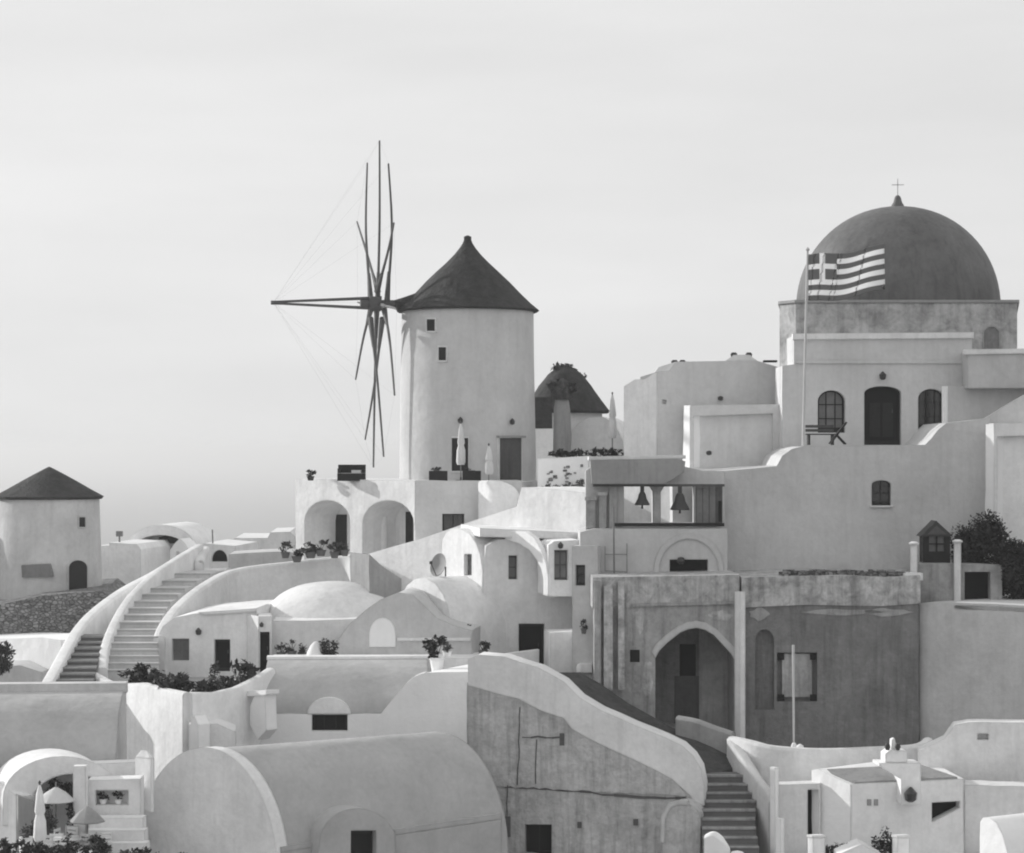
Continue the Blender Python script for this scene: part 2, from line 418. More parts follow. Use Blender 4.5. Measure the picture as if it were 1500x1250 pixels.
def chair(c, rz, label, m='canvas', group=None):
    c = Vector(c); t = thing('chair', label, 'chair', c, group); u = Vector((math.cos(rz), math.sin(rz), 0)); v = Vector((-u.y, u.x, 0))
    mb = MB(); box(mb, c + UP * .42, .44, .44, .05, rz); mb.build('seat', m, t)
    mb = MB()
    for k in range(3): beam(mb, c + v * .21 - u * .2 + UP * (.58 + k * .14), c + v * .21 + u * .2 + UP * (.58 + k * .14), .03, .09)
    mb.build('backrest', m, t)
    for a, b in ((-1, -1), (1, -1), (1, 1), (-1, 1)):
        mb = MB(); beam(mb, c + u * a * .2 + v * b * .2, c + u * a * .2 + v * b * .2 + UP * (.92 if b > 0 else .42), .045); mb.build('leg', m, t)
    return t
def table(c, r, label, h=.74, m='offwhite', group=None):
    c = Vector(c); t = thing('table', label, 'table', c, group)
    mb = MB(); lathe(mb, c + UP * (h - .04), [(r * .97, 0), (r, .01), (r, .03), (r * .97, .04)], 20); mb.build('table_top', m, t)
    mb = MB(); tube(mb, [c + UP * .02, c + UP * (h - .04)], .04, 8); mb.build('column', 'metal', t)
    mb = MB(); lathe(mb, c, [(r * .6, 0), (r * .6, .02), (.05, .06)], 14); mb.build('base', 'metal', t)
    return t
def rowlerp(rows, t):
    k = t * (len(rows) - 1); i = min(int(k), len(rows) - 2); f = k - i
    return [a + (b - a) * f for a, b in zip(rows[i], rows[i + 1])]
def stairs(name, label, rows, n, m, drop=.7, tread='step'):
    """rows (py, left px, right px, Y) from the foot to the head; every step is a stone of its own"""
    r0 = rows[0]; t = thing(name, label, 'stairs', P((r0[1] + r0[2]) / 2, r0[0], r0[3]))
    # resample so that every step has the same rise
    S = [rowlerp(rows, i / 200) for i in range(201)]; zs = [Z(s[0], s[3]) for s in S]
    z0, z1 = zs[0], zs[-1]
    def at(z):
        for i in range(200):
            if zs[i + 1] >= z: break
        f = (z - zs[i]) / max(1e-6, zs[i + 1] - zs[i]); return [a + (b - a) * f for a, b in zip(S[i], S[i + 1])]
    for i in range(n):
        a = at(z0 + (z1 - z0) * i / n); b = at(z0 + (z1 - z0) * (i + 1) / n); zt = z0 + (z1 - z0) * (i + 1) / n
        mb = MB(); dz = random.uniform(-.022, .022)
        b2 = [q for q in b]
        xy = [(X(a[1], a[3]), a[3]), (X(a[2], a[3]), a[3]), (X(b2[2], b2[3]), b2[3] + .06), (X(b2[1], b2[3]), b2[3] + .06)]
        prism(mb, xy, zt - drop, zt + dz); st = mb.build('step', m, t)
        mb = MB()     # worn limewashed nosing
        d = .09; k = d / max(.1, (b2[3] - a[3])); k = min(k, .5)
        xy2 = [(xy[0][0], xy[0][1] - .03), (xy[1][0], xy[1][1] - .03), (xy[1][0] + (xy[2][0] - xy[1][0]) * k, xy[1][1] + d), (xy[0][0] + (xy[3][0] - xy[0][0]) * k, xy[0][1] + d)]
        prism(mb, xy2, zt - .06, zt + dz + .015); mb.build('nosing', tread, st)
    return t

# ------------------------------------------------------------------ sea, hillside, haze
def sea():
    m = bpy.data.materials.new('sea'); m.use_nodes = True; t = m.node_tree; b = t.nodes['Principled BSDF']
    b.inputs['Base Color'].default_value = g(.05); b.inputs['Roughness'].default_value = .28; b.inputs['IOR'].default_value = 1.33
    geo = t.nodes.new('ShaderNodeNewGeometry'); n = t.nodes.new('ShaderNodeTexNoise'); n.inputs['Scale'].default_value = .05; n.inputs['Detail'].default_value = 8
    bp = t.nodes.new('ShaderNodeBump'); bp.inputs['Strength'].default_value = .5; bp.inputs['Distance'].default_value = 3
    t.links.new(geo.outputs['Position'], n.inputs['Vector']); t.links.new(n.outputs[0], bp.inputs['Height']); t.links.new(bp.outputs[0], b.inputs['Normal'])
    MATS['sea'] = m
    mb = MB(); xs = [-24000, -6000, -1500, 1500, 6000, 24000]; ys = [-1500, 0, 400, 1500, 5000, 12000, 30000]
    vs = [(x, y, 0) for y in ys for x in xs]; k = len(xs)
    mb.add(vs, [(j * k + i, j * k + i + 1, (j + 1) * k + i + 1, (j + 1) * k + i) for j in range(len(ys) - 1) for i in range(k - 1)])
    tag(mb.build('sea', 'sea'), None, None, kind='structure')
sea()
GZ = [(-300, -95), (-60, -60), (0, -30), (50, -21), (70, -17.5), (78, -15.6), (84, -14.8), (90, -12.6), (97, -11), (104, -9), (112, -8), (126, -9.5), (140, -18), (180, -48), (260, -96)]
def ground_z(x, y):
    for i in range(len(GZ) - 1):
        if y <= GZ[i + 1][0]: break
    a, b = GZ[i], GZ[i + 1]; z = a[1] + (b[1] - a[1]) * (y - a[0]) / (b[0] - a[0])
    if x < -12 and 80 < y < 130: z -= min(4, (-12 - x) * .9) * min(1, (y - 80) / 8, (130 - y) / 8)
    if abs(x) > 45: z -= (abs(x) - 45) ** 1.25 * .22
    return max(ZC + z + math.sin(x * .31 + y * .17) * .25 + math.sin(x * .13 - y * .41) * .3, -3)
def hillside():
    mb = MB(); xs = [-220 + 5 * i for i in range(89)]; ys = [-120 + 5 * i for i in range(78)]; k = len(xs)
    vs = [(x, y, ground_z(x, y)) for y in ys for x in xs]
    mb.add(vs, [(j * k + i, j * k + i + 1, (j + 1) * k + i + 1, (j + 1) * k + i) for j in range(len(ys) - 1) for i in range(k - 1)])
    tag(mb.build('hillside_ground', 'ground', smooth=80), None, None, kind='structure')
hillside()

# ------------------------------------------------------------------ the big windmill
def mill_face(pxc, Yc, r, px):
    """tangent plane of a round tower at photo column px"""
    th = math.asin(max(-.98, min(.98, (X(px, Yc - r * .8) - X(pxc, Yc)) / r)))
    x = X(pxc, Yc) + r * math.sin(th); y = Yc - r * math.cos(th)
    p = Plane(750 + x / y * F, y, math.degrees(th)); return p
def flush_opening(t, pl, poly, kind, m, frame):
    pts = [pl.at(x, y, .07) for x, y in poly]; mb = MB()
    slab(mb, [p for p in inset(pts, -.1)], pl.n, .4, [pts], None); o = mb.build('surround', frame, t)
    mb = MB(); slab(mb, [p - pl.n * .04 for p in pts], pl.n, .1); mb.build(kind, m, t)

MZ = Z(705, 109)
def windmill():
    Yc = 112; pc = 685; r = X(785, Yc) - X(685, Yc); C = Vector((X(pc, Yc), Yc, MZ))
    t = thing('windmill', 'tall white round windmill with bare spoked wheel and dark conical cap', 'windmill', C)
    zt = Z(456, Yc) - MZ
    mb = MB(); lathe(mb, C, [(r * 1.0, -.6), (r * 1.0, zt * .1), (r * .99, zt * .35), (r * .975, zt * .7), (r * .965, zt)], 64, wob=.003); mb.build('tower', 'mill', t)
    px = lambda v: v / F * Yc
    prof = [(102, 458), (104, 455), (92, 445), (77, 430), (61, 413), (46, 399), (32, 386), (20, 374), (12, 364), (7.5, 357), (5.5, 352), (5.5, 347), (1, 345)]
    mb = MB(); lathe(mb, Vector((C.x, C.y, 0)), [(px(a), Z(b, Yc)) for a, b in prof], 80, wob=.004, rag=.012); cap = mb.build('cap', 'roofdark', t, smooth=60)
    # hood over the axle
    ax = Vector((-.982, -.19, 0)); hub = Vector((C.x, C.y, Z(447, Yc))) + ax * px(136)
    A = Vector((C.x, C.y, Z(372, Yc))); mb = MB(); n = 14; side = Vector((-ax.y, ax.x, 0)); rings = []
    steps = [(.0, 400, 30), (.25, 412, 40), (.5, 424, 32), (.7, 433, 22), (.82, 438, 14), (.9, 441, 9)]
    vs = []; fs = []
    for f, yt, hw in steps:
        c = Vector((C.x, C.y, 0)) + ax * px(120) * f
        for k in range(n):
            a = math.pi * k / (n - 1); vs.append(c + side * math.cos(a) * px(hw) + UP * (Z(454, Yc) + (Z(yt, Yc) - Z(454, Yc)) * math.sin(a)))
    for i in range(len(steps) - 1):
        for k in range(n - 1): fs.append((i * n + k, i * n + k + 1, (i + 1) * n + k + 1, (i + 1) * n + k))
    fs.append(tuple((len(steps) - 1) * n + k for k in range(n)))
    mb.add(vs, fs); mb.build('hood', 'roofdark', cap, smooth=60)
    # axle, hub and bowsprit
    mb = MB(); tube(mb, [hub - ax * px(60), hub + ax * px(22)], .2, 10); wheel = mb.build('axle', 'pole', t)
    tip = hub + ax * px(148)
    for dz in (9, -7):
        mb = MB(); tube(mb, [hub + UP * px(dz) - ax * .3, tip + UP * px(dz * .12)], .085, 7, .055); mb.build('bowsprit_pole', 'pole', t)
    mb = MB(); tube(mb, [tip - ax * .5, tip + ax * .12], .1, 8); mb.build('bowsprit_tip', 'pole', t)
    mb = MB(); tube(mb, [hub - ax * .25, hub + ax * .3], .36, 12); mb.build('hub', 'pole', t)
    Rw = px(240); tips = []
    # twelve weathered poles, each bowed by its stay (start, middle, tip as seen; depth from its place in the wheel)
    SP = [(0, (560, 448), (572, 450), (581, 453)), (30, (553, 425), (568, 370), (577, 327)), (60, (567, 440), (574, 340), (569, 240)), (90, (553, 445), (556, 330), (556, 206)), (120, (543, 440), (536, 340), (538, 239)), (150, (553, 425), (537, 370), (523, 325)),
          (180, (545, 447), (533, 445), (524, 443)), (210, (543, 455), (532, 497), (521, 556)), (240, (560, 470), (549, 560), (535, 644)), (270, (552, 450), (549, 560), (547, 685)), (300, (543, 470), (553, 560), (562, 669)), (330, (563, 455), (571, 500), (578, 579))]
    for ang, p0_, p1_, p2_ in SP:
        dy = -.982 * math.cos(R(ang)) * Rw
        pts = [P(*p0_, hub.y + dy * .06), P(*p1_, hub.y + dy * .5), P(*p2_, hub.y + dy)]
        mb = MB(); tube(mb, smooth_path(pts, 6), .078, 7, .042); sp = mb.build('spoke', 'pole', t)
        d = (pts[1] - pts[0]).normalized(); mb = MB(); tube(mb, [pts[0] - d * .15, pts[0] + d * min(1.5, (pts[1] - pts[0]).length * .8)], .15, 6, .08); mb.build('stiffener', 'pole', sp)
        tips.append(pts[-1])
    for k in range(12):
        mb = MB(); tube(mb, [tip, tips[k]], .002, 4); mb.build('stay_wire', 'pole', t)
        mb = MB(); tube(mb, [tips[k], tips[(k + 1) % 12]], .002, 4); mb.build('rim_wire', 'pole', t)
    flush_opening(t, mill_face(pc, Yc, r * .97, 632), rect(626, 468, 638, 485), 'window', 'darkwood', 'offwhite')
    flush_opening(t, mill_face(pc, Yc, r * .975, 648), rect(643, 509, 654, 528), 'window', 'darkwood', 'offwhite')
    flush_opening(t, mill_face(pc, Yc, r, 674), rect(662, 642, 686, 690), 'window', 'darkwood', 'offwhite')
    pl = mill_face(pc, Yc, r, 746)
    flush_opening(t, pl, rect(731, 642, 763, 704), 'door', 'midwood', 'offwhite')
    mb = MB(); beam(mb, pl.at(727, 640, .1), pl.at(767, 640, .1), .2, .1); mb.build('lintel', 'greyplaster', t)
    lamp(mill_face(pc, Yc, r, 747), 747, 618, 'small lantern above the grey door of the big windmill')
    lamp(mill_face(pc, Yc, r, 675), 675, 616, 'small lantern above the tall dark window of the big windmill')
windmill()

def arcade():
    L, Rr, xy = corner(608, 106, 433, -50, 765, 4)
    t = thing('arcade_terrace', 'white terrace block with two open arches below the big windmill', 'terrace', (xy[1][0], xy[1][1], ZC - 9))
    ytL = 704
    A1 = arch(446, 513, 733, 830, 764); A2 = arch(531, 606.5, 733, 830, 768)
    wall(t, L, [(433, 850), (433, 701.5), (608, 704.5), (608, 850)], 2.6, [A1, A2], 'offwhite', 1.9, 'arcade_wall')
    back = Plane(608, 106, -50); back.p0 = back.p0 - back.n * 1.9
    def bwall(poly, name, m, off=.05):
        bk = Plane(608, 106, -50); bk.p0 = bk.p0 - bk.n * (1.9 - off); pts = [bk.at(x, y) for x, y in poly]; mb = MB(); slab(mb, pts, L.n, .06); return mb.build(name, m, t)
    bwall(rect(487, 754, 507, 830), 'door', 'darkwood'); bwall(rect(594, 750, 606, 830), 'door', 'darkwood')
    mb = MB(); bk = Plane(608, 106, -50); bk.p0 = bk.p0 - bk.n * 1.3; c = bk.at(562, 800); tube(mb, [Vector((c.x, c.y, ZC - 7)), Vector((c.x, c.y, MZ - .3))], .2, 14); mb.build('column', 'offwhite', t)
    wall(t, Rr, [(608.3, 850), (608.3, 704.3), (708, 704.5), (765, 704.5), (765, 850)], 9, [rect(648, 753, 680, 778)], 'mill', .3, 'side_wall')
    window(t, Rr, rect(648, 753, 680, 778), bars=(1, 0))
    mb = MB()
    prism(mb, [(xy[0][0] + .2, xy[0][1] + .3), (xy[1][0] + .3, xy[1][1] + .4), (xy[2][0], xy[2][1] + .4), (xy[2][0] + 2, 118), (-11, 121)], MZ - .3, MZ - .003); mb.build('terrace_floor', 'offwhite', t)
    p = Plane(708, 105.6, -20)
    return L, Rr
AL, AR = arcade()
def on(px, Y, z): return Vector((X(px, Y), Y, z))
potted(on(455, 111.2, MZ), .55, .6, 'small round potted plant alone on the end of the arcade terrace', pot='metal')
def sofa(px, Y, z, w, label, arm=True, rz=0):
    c = on(px, Y, z); t = thing('outdoor_sofa', label, 'sofa', c)
    mb = MB(); box(mb, c, w, .7, .36, rz); mb.build('base', 'cushion', t)
    mb = MB(); box(mb, c + Vector((0, .28, .37)), w, .16, .4, rz); mb.build('backrest', 'cushion', t)
    for s in (-1, 1):
        mb = MB(); box(mb, c + Vector((s * (w / 2 - .08), -.05, .37)), .15, .5, .22, rz); mb.build('armrest', 'cushion', t)
    mb = MB(); box(mb, c + Vector((w * .18, -.06, .37)), w * .34, .42, .14, rz); mb.build('cushion', 'canvas', t)
sofa(515, 109.6, MZ, 1.3, 'dark outdoor sofa with pale cushion on the arcade terrace, behind the wheel')
def planter(px, Y, z, w, h, label, group=None):
    c = on(px, Y, z); t = thing('planter_box', label, 'planter', c, group)
    mb = MB(); prism(mb, [(c.x - w / 2, c.y - .2), (c.x + w / 2, c.y - .2), (c.x + w / 2, c.y + .2), (c.x - w / 2, c.y + .2)], c.z, c.z + h * .8); mb.build('box', 'darkwood', t)
    mb = MB(); leaves(mb, c + UP * h * .85, w * .5, .22, h * .2, 160, .07); mb.build('foliage', 'leaf', t, smooth=0)
planter(642, 107.2, MZ, .85, .62, 'dark planter box against the mill, beside the closed umbrella', 'dark planters at the foot of the windmill')
planter(691, 107.2, MZ, .85, .62, 'dark planter box against the mill, next to the grey door', 'dark planters at the foot of the windmill')
closed_umbrella(on(675, 107.4, MZ), 2.75, 'closed pale umbrella standing between two planters before the windmill')
closed_umbrella(on(716, 106.6, MZ - .2), 1.9, 'closed pale umbrella leaning height beside the grey windmill door')
def curved_parapet():
    mb = MB(); pts = [P(706, 704, 105.6), P(722, 704, 104.9), P(738, 706, 104.8), P(752, 716, 105.2), P(760, 735, 106)]
    sweep(mb, smooth_path(pts), .4, 5); o = mb.build('rounded_parapet', 'white', None, P(722, 800, 105)); tag(o, 'short rounded white parapet at the head of the windmill ramp', 'parapet')
curved_parapet()

# ------------------------------------------------------------------ the small windmill at the left and the far roofs
def small_mill():
    Yc = 122; pc = 72; r = X(147, Yc) - X(pc, Yc); px = lambda v: v / F * Yc
    C = Vector((X(pc, Yc), Yc, Z(882, Yc)))
    t = thing('windmill', 'small round windmill with low dark cap and no wheel, on a stone terrace', 'windmill', C)
    mb = MB(); lathe(mb, C, [(r * 1.03, -1.5), (r * 1.02, 1), (r * 1.0, 3), (r * .97, Z(728, Yc) - C.z)], 56, wob=.004); mb.build('tower', 'cream', t)
    mb = MB(); lathe(mb, Vector((C.x, C.y, 0)), [(px(a), Z(b, Yc)) for a, b in ((77, 731), (79, 727), (60, 717), (40, 705), (20, 694), (7, 687), (1, 684))], 72, wob=.006, rag=.016); mb.build('cap', 'roofdark', t, smooth=60)
    flush_opening(t, mill_face(pc, Yc, r * .98, 119), rect(115, 758, 124, 772), 'window', 'darkwood', 'cream')
    flush_opening(t, mill_face(pc, Yc, r * 1.03, 113), arch(100, 127, 821, 872, 832), 'door', 'darkwood', 'cream')
    pl = mill_face(pc, Yc, r * 1.02, 55)
    mb = MB(); slab(mb, [pl.at(x, y, .12) for x, y in ((32, 828), (74, 826), (79, 845), (33, 846))], pl.n, .2); mb.build('worn_panel', 'greywood', t)
    mb = MB(); c = Vector((X(2, 120.5), 120.5, Z(890, 120.5))); slab(mb, [c + Vector((-1.5, 0, 0)), c + Vector((.7, 0, 0)), c + Vector((.2, 0, 3.6)), c + Vector((-.3, 0, 3.6))], Vector((0, -1, 0)), 2); mb.build('buttress', 'cream', t)
    pl = Plane(75, 116.5, 6)
    o = wall(None, pl, [(-240, 940), (-240, 892), (0, 886), (60, 873), (110, 868), (150, 866), (168, 880), (168, 940)], 12, (), 'stone', .3, 'stone_terrace')
    tag(o, 'dark rubble stone terrace wall under the small windmill', 'wall')
    pl = Plane(60, 108, -42)
    o = wall(None, pl, [(-240, 1060), (-240, 936), (0, 936), (60, 934), (90, 938), (90, 1060)], 5, (), 'bright', .3, 'garden_wall'); tag(o, 'white wall below the stone terrace, ending at the dark stairs', 'wall')
    bush(on(-4, 103, Z(990, 103)), .75, .7, .72, 1700, .11, 'dark rounded bush before the white wall at the dark stairs', clump=12)
    pl = Plane(30, 106, 2)
    o = wall(None, pl, [(-240, 1060), (-240, 988), (30, 975), (62, 985), (62, 1060)], 3, (), 'cream', .3, 'low_roof'); tag(o, 'low cream roof block beside the foot of the dark stairs', 'roof')
small_mill()
def far_houses():
    Y = 136; pl = Plane(235, Y, -6)
    t = thing('chapel', 'far small chapel under a wide white vault with a shaded end', 'chapel', P(235, 840, Y))
    O = arch(186, 286, 769, 803, 803, 16); I = [(x, y) for x, y in arch(197, 272, 784, 803.2, 803.2, 14)]
    poly = [pl.at(x, y) for x, y in O]; mb = MB()
    slab(mb, [pl.at(x, y) for x, y in O + list(reversed(I))], pl.n, 6); mb.build('vault', 'white', t)
    wall(t, pl, [(196, 850), (196, 795), (204, 786), (235, 780), (266, 786), (276, 795), (276, 850)], 5, (), 'cream', .3, 'wall', off=-.9)
    mb = MB(); pl2 = Plane(235, Y, -6); slab(mb, [pl2.at(x, y, -.82) for x, y in ((228, 788), (240, 784), (262, 789), (266, 797), (226, 797))], pl2.n, .06); mb.build('shutter', 'darkwood', t)  # this shutter is a dark sheet painting the shadow under the vault
    pl = Plane(262, 129, -20)
    o = wall(None, pl, [(249, 840), (249, 806), (256, 796), (263, 789), (271, 796), (277, 806), (277, 840)], 1.2, [arch(258, 263, 808, 816)], 'bright', .2, 'gable_wall'); tag(o, 'tiny bright white pointed gable beside the far chapel', 'gable')
    def hs(name, label, outline, Y, a, depth, m, holes=()):
        t = thing(name, label, 'house', P(sum(p[0] for p in outline) / len(outline), outline[0][1], Y)); p = Plane(outline[0][0], Y, a)
        wall(t, p, outline, depth, holes, m)
        for h in holes: window(t, p, h, bars=(0, 0), m='black')
        return t
    hs('flat_house', 'far low white block right of the small windmill tower', [(140, 880), (140, 800), (160, 799), (160, 795), (200, 797), (206, 805), (206, 880)], 131, -8, 6, 'white')
    hs('flat_house', 'far grey flat roofed block with faint antenna right of the chapel', [(338, 850), (338, 793), (345, 788), (392, 788), (396, 780), (425, 779), (432, 786), (440, 850)], 134, 3, 8, 'offwhite')
    hs('flat_house', 'far white house with one small arched dark window', [(284, 850), (284, 806), (300, 796), (345, 800), (350, 850)], 127, -5, 6, 'white', [arch(310, 333, 806, 823, 820)])
    hs('flat_house', 'long low grey wall below the far flat block', [(335, 860), (335, 812), (420, 808), (440, 812), (440, 860)], 122, 2, 4, 'cream')
    mb = MB(); tube(mb, [P(312, 790, 127.5) - UP * .6, P(311, 776, 127.5)], .04, 6); tag(mb.build('chimney_pipe', 'greywood', None, P(312, 800, 127.5)), 'thin upright pipe on the far white house', 'pipe')
    mb = MB(); tube(mb, [P(175, 797, 132), P(175, 782, 132)], .05, 6); box(mb, P(175, 786, 132), .35, .3, .3); tag(mb.build('roof_vent', 'greywood', None, P(175, 797, 132)), 'small grey vent pipe on the far white block by the small windmill', 'vent')
far_houses()
for i, (px, py, w) in enumerate(((418, 806, .7), (435, 812, .8), (455, 806, .9), (470, 803, .8), (490, 806, .7), (505, 803, .6))):
    potted(P(px, py + 4, 108.6 - i * .1) - UP * .25, .75, w, 'dark leafy plant in the row below the arcade arches', 'plants below the arcade', n=110, leaf=('leaf' if i % 2 else 'leafmid'))

# ------------------------------------------------------------------ stairways at the left
stairs('staircase', 'long pale staircase curving up beside the cave house', [(990, 153, 234, 92), (950, 159, 232, 95), (920, 170, 232, 98), (890, 190, 248, 102), (865, 212, 274, 106), (847, 236, 308, 110), (836, 256, 330, 113)], 15, 'cream')
stairs('staircase', 'short dark staircase between two sloping white parapets', [(1012, 60, 135, 88), (985, 80, 141, 90.5), (960, 100, 146, 93.5), (930, 122, 157, 97)], 9, 'stepdark', tread='greyplaster')
def par(pts, w, drop, m, label, name='parapet', n=5):
    mb = MB(); path = smooth_path([P(*p) for p in pts], n); sweep(mb, path, w, drop)
    o = mb.build(name, m, None, P(*pts[0]) - UP * drop); return tag(o, label, 'parapet' if name == 'parapet' else name.split('_')[-1])
par([(150, 978, 91.4), (153, 950, 94), (166, 914, 97.5), (188, 876, 102), (222, 842, 106.5), (258, 817, 111), (292, 797, 115)], .42, 3.2, 'offwhite', 'curved white parapet between the pale and the dark staircase')
par([(68, 1000, 88), (88, 965, 91.5), (112, 922, 96.5), (138, 893, 101), (180, 862, 106), (225, 838, 110.5), (262, 815, 116)], .5, 3.0, 'white', 'outer white parapet of the dark staircase, running up to the far gable')
par([(300, 800, 115.5), (292, 818, 113.5), (300, 832, 113.5), (335, 832, 113)], .5, 3, 'offwhite', 'low wall closing the head of the pale staircase')

# ------------------------------------------------------------------ cave house with dome
def cave_house():
    pl = Plane(300, 96, -4)
    t = thing('cave_house', 'cave house with square window and dark door under a curved retaining wall', 'house', P(300, 995, 96))
    w_, d_ = rect(252, 936, 277, 968), rect(314, 937, 337, 984)
    wall(t, pl, [(226, 1010), (228, 940), (238, 918), (255, 905), (285, 899), (376, 893), (376, 1010)], 7, [w_, d_], 'white')
    window(t, pl, w_, m='greywood', frame='greywood', bars=(1, 1)); door(t, pl, d_, m='black')
    mb = MB(); slab(mb, [pl.at(x, y, .1) for x, y in ((290, 897), (376, 891), (376, 896), (300, 901))], pl.n, 3); mb.build('ledge', 'white', t)
    lamp(pl, 292, 925, 'small lamp between window and door of the cave house')
    par([(233, 932, 96), (241, 912, 97.3), (262, 884, 100), (300, 854, 104.5), (345, 833, 108.5), (430, 822, 109.5), (500, 814, 109), (526, 812, 107.5), (540, 832, 104.5), (548, 850, 102.5)], .5, 4.5, 'offwhite', 'tall curved retaining wall sweeping up behind the cave house', 'retaining_wall', 7)
    # pillar and doorway
    L, Rr, xy = corner(379, 94.8, 362, -60, 398, 8)
    t2 = thing('doorway_block', 'narrow white block with dark doorway beside the domed house', 'doorway', P(379, 995, 94.8))
    wall(t2, L, [(362, 1010), (362, 900), (379, 903), (379, 1010)], .06, (), 'white', .2, 'side_wall')
    d_ = rect(381, 926, 395, 986)
    wall(t2, Rr, [(379.3, 1010), (379.3, 903), (399, 903), (399, 1010)], 2, [d_], 'offwhite', .35); door(t2, Rr, d_, .35, m='black')  # black sheet stands in for the unlit inside of the doorway
    lamp(Rr, 383, 915, 'tiny lamp above the narrow doorway by the dome', s=.7)
    # domed house
    pl = Plane(450, 95.5, 2); t3 = thing('domed_house', 'low white dome on a pale wall in the middle of the village', 'house', P(460, 965, 95.5))
    wall(t3, pl, [(398, 1010), (398, 910), (500, 908), (560, 905), (560, 1010)], 9, (), 'offwhite')
    Yd = 100.2; rx = X(598, Yd) - X(490, Yd); n = 14; h = Z(852, Yd) - Z(912, Yd) + .25
    mb = MB(); lathe(mb, Vector((X(490, Yd), Yd, Z(912, Yd) - .25)), [(rx * 1.02, -.3)] + [(rx * math.cos(R(90 * i / n)) ** .8 + .001, h * math.sin(R(90 * i / n))) for i in range(n + 1)], 56, 1, 1.1, wob=.014); mb.build('dome', 'offwhite', t3, smooth=70)
    # gable with white half-round plaque
    pl = Plane(560, 93.6, -6); t4 = thing('gable_house', 'pale gabled wall carrying a white half round plaque', 'house', P(580, 975, 93.6))
    sl = rect(611, 868, 617, 893)
    wall(t4, pl, [(494, 1000), (494, 940), (512, 914), (538, 892), (558, 878), (584, 868), (606, 872), (622, 888), (640, 905), (665, 916), (692, 924), (692, 1000)], 4, (), 'cream')
    mb = MB(); slab(mb, [pl.at(x, y, .06) for x, y in arch(541, 580, 905, 948, 930)], pl.n, .1); mb.build('plaque', 'bright', t4)
    mb = MB(); slab(mb, [pl.at(x, y, .1) for x, y in rect(582, 934, 690, 939)], pl.n, .2); mb.build('ledge', 'white', t4)
    pl = Plane(625, 96.3, -52); sl = rect(610, 868, 618, 894)
    t5 = thing('rounded_house', 'small bright round topped house end with one narrow slot', 'house', P(625, 930, 96))
    wall(t5, pl, [(586, 940), (589, 872), (596, 858), (607, 849), (622, 846), (638, 855), (650, 872), (657, 893), (661, 940)], 3.2, [sl], 'white', .25)
    window(t5, pl, sl, .25, bars=(0, 0), m='greywood', frame='greywood')
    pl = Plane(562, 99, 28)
    o = wall(None, pl, [(541, 900), (541, 812), (560, 830), (588, 848), (588, 900)], 2, (), 'greyplaster', .3, 'shaded_wall'); tag(o, 'small wedge of wall, greyed for its shade, between dome and sloping ramp', 'wall')  # grey plaster puts the wedge's shadow tone into its colour
cave_house()

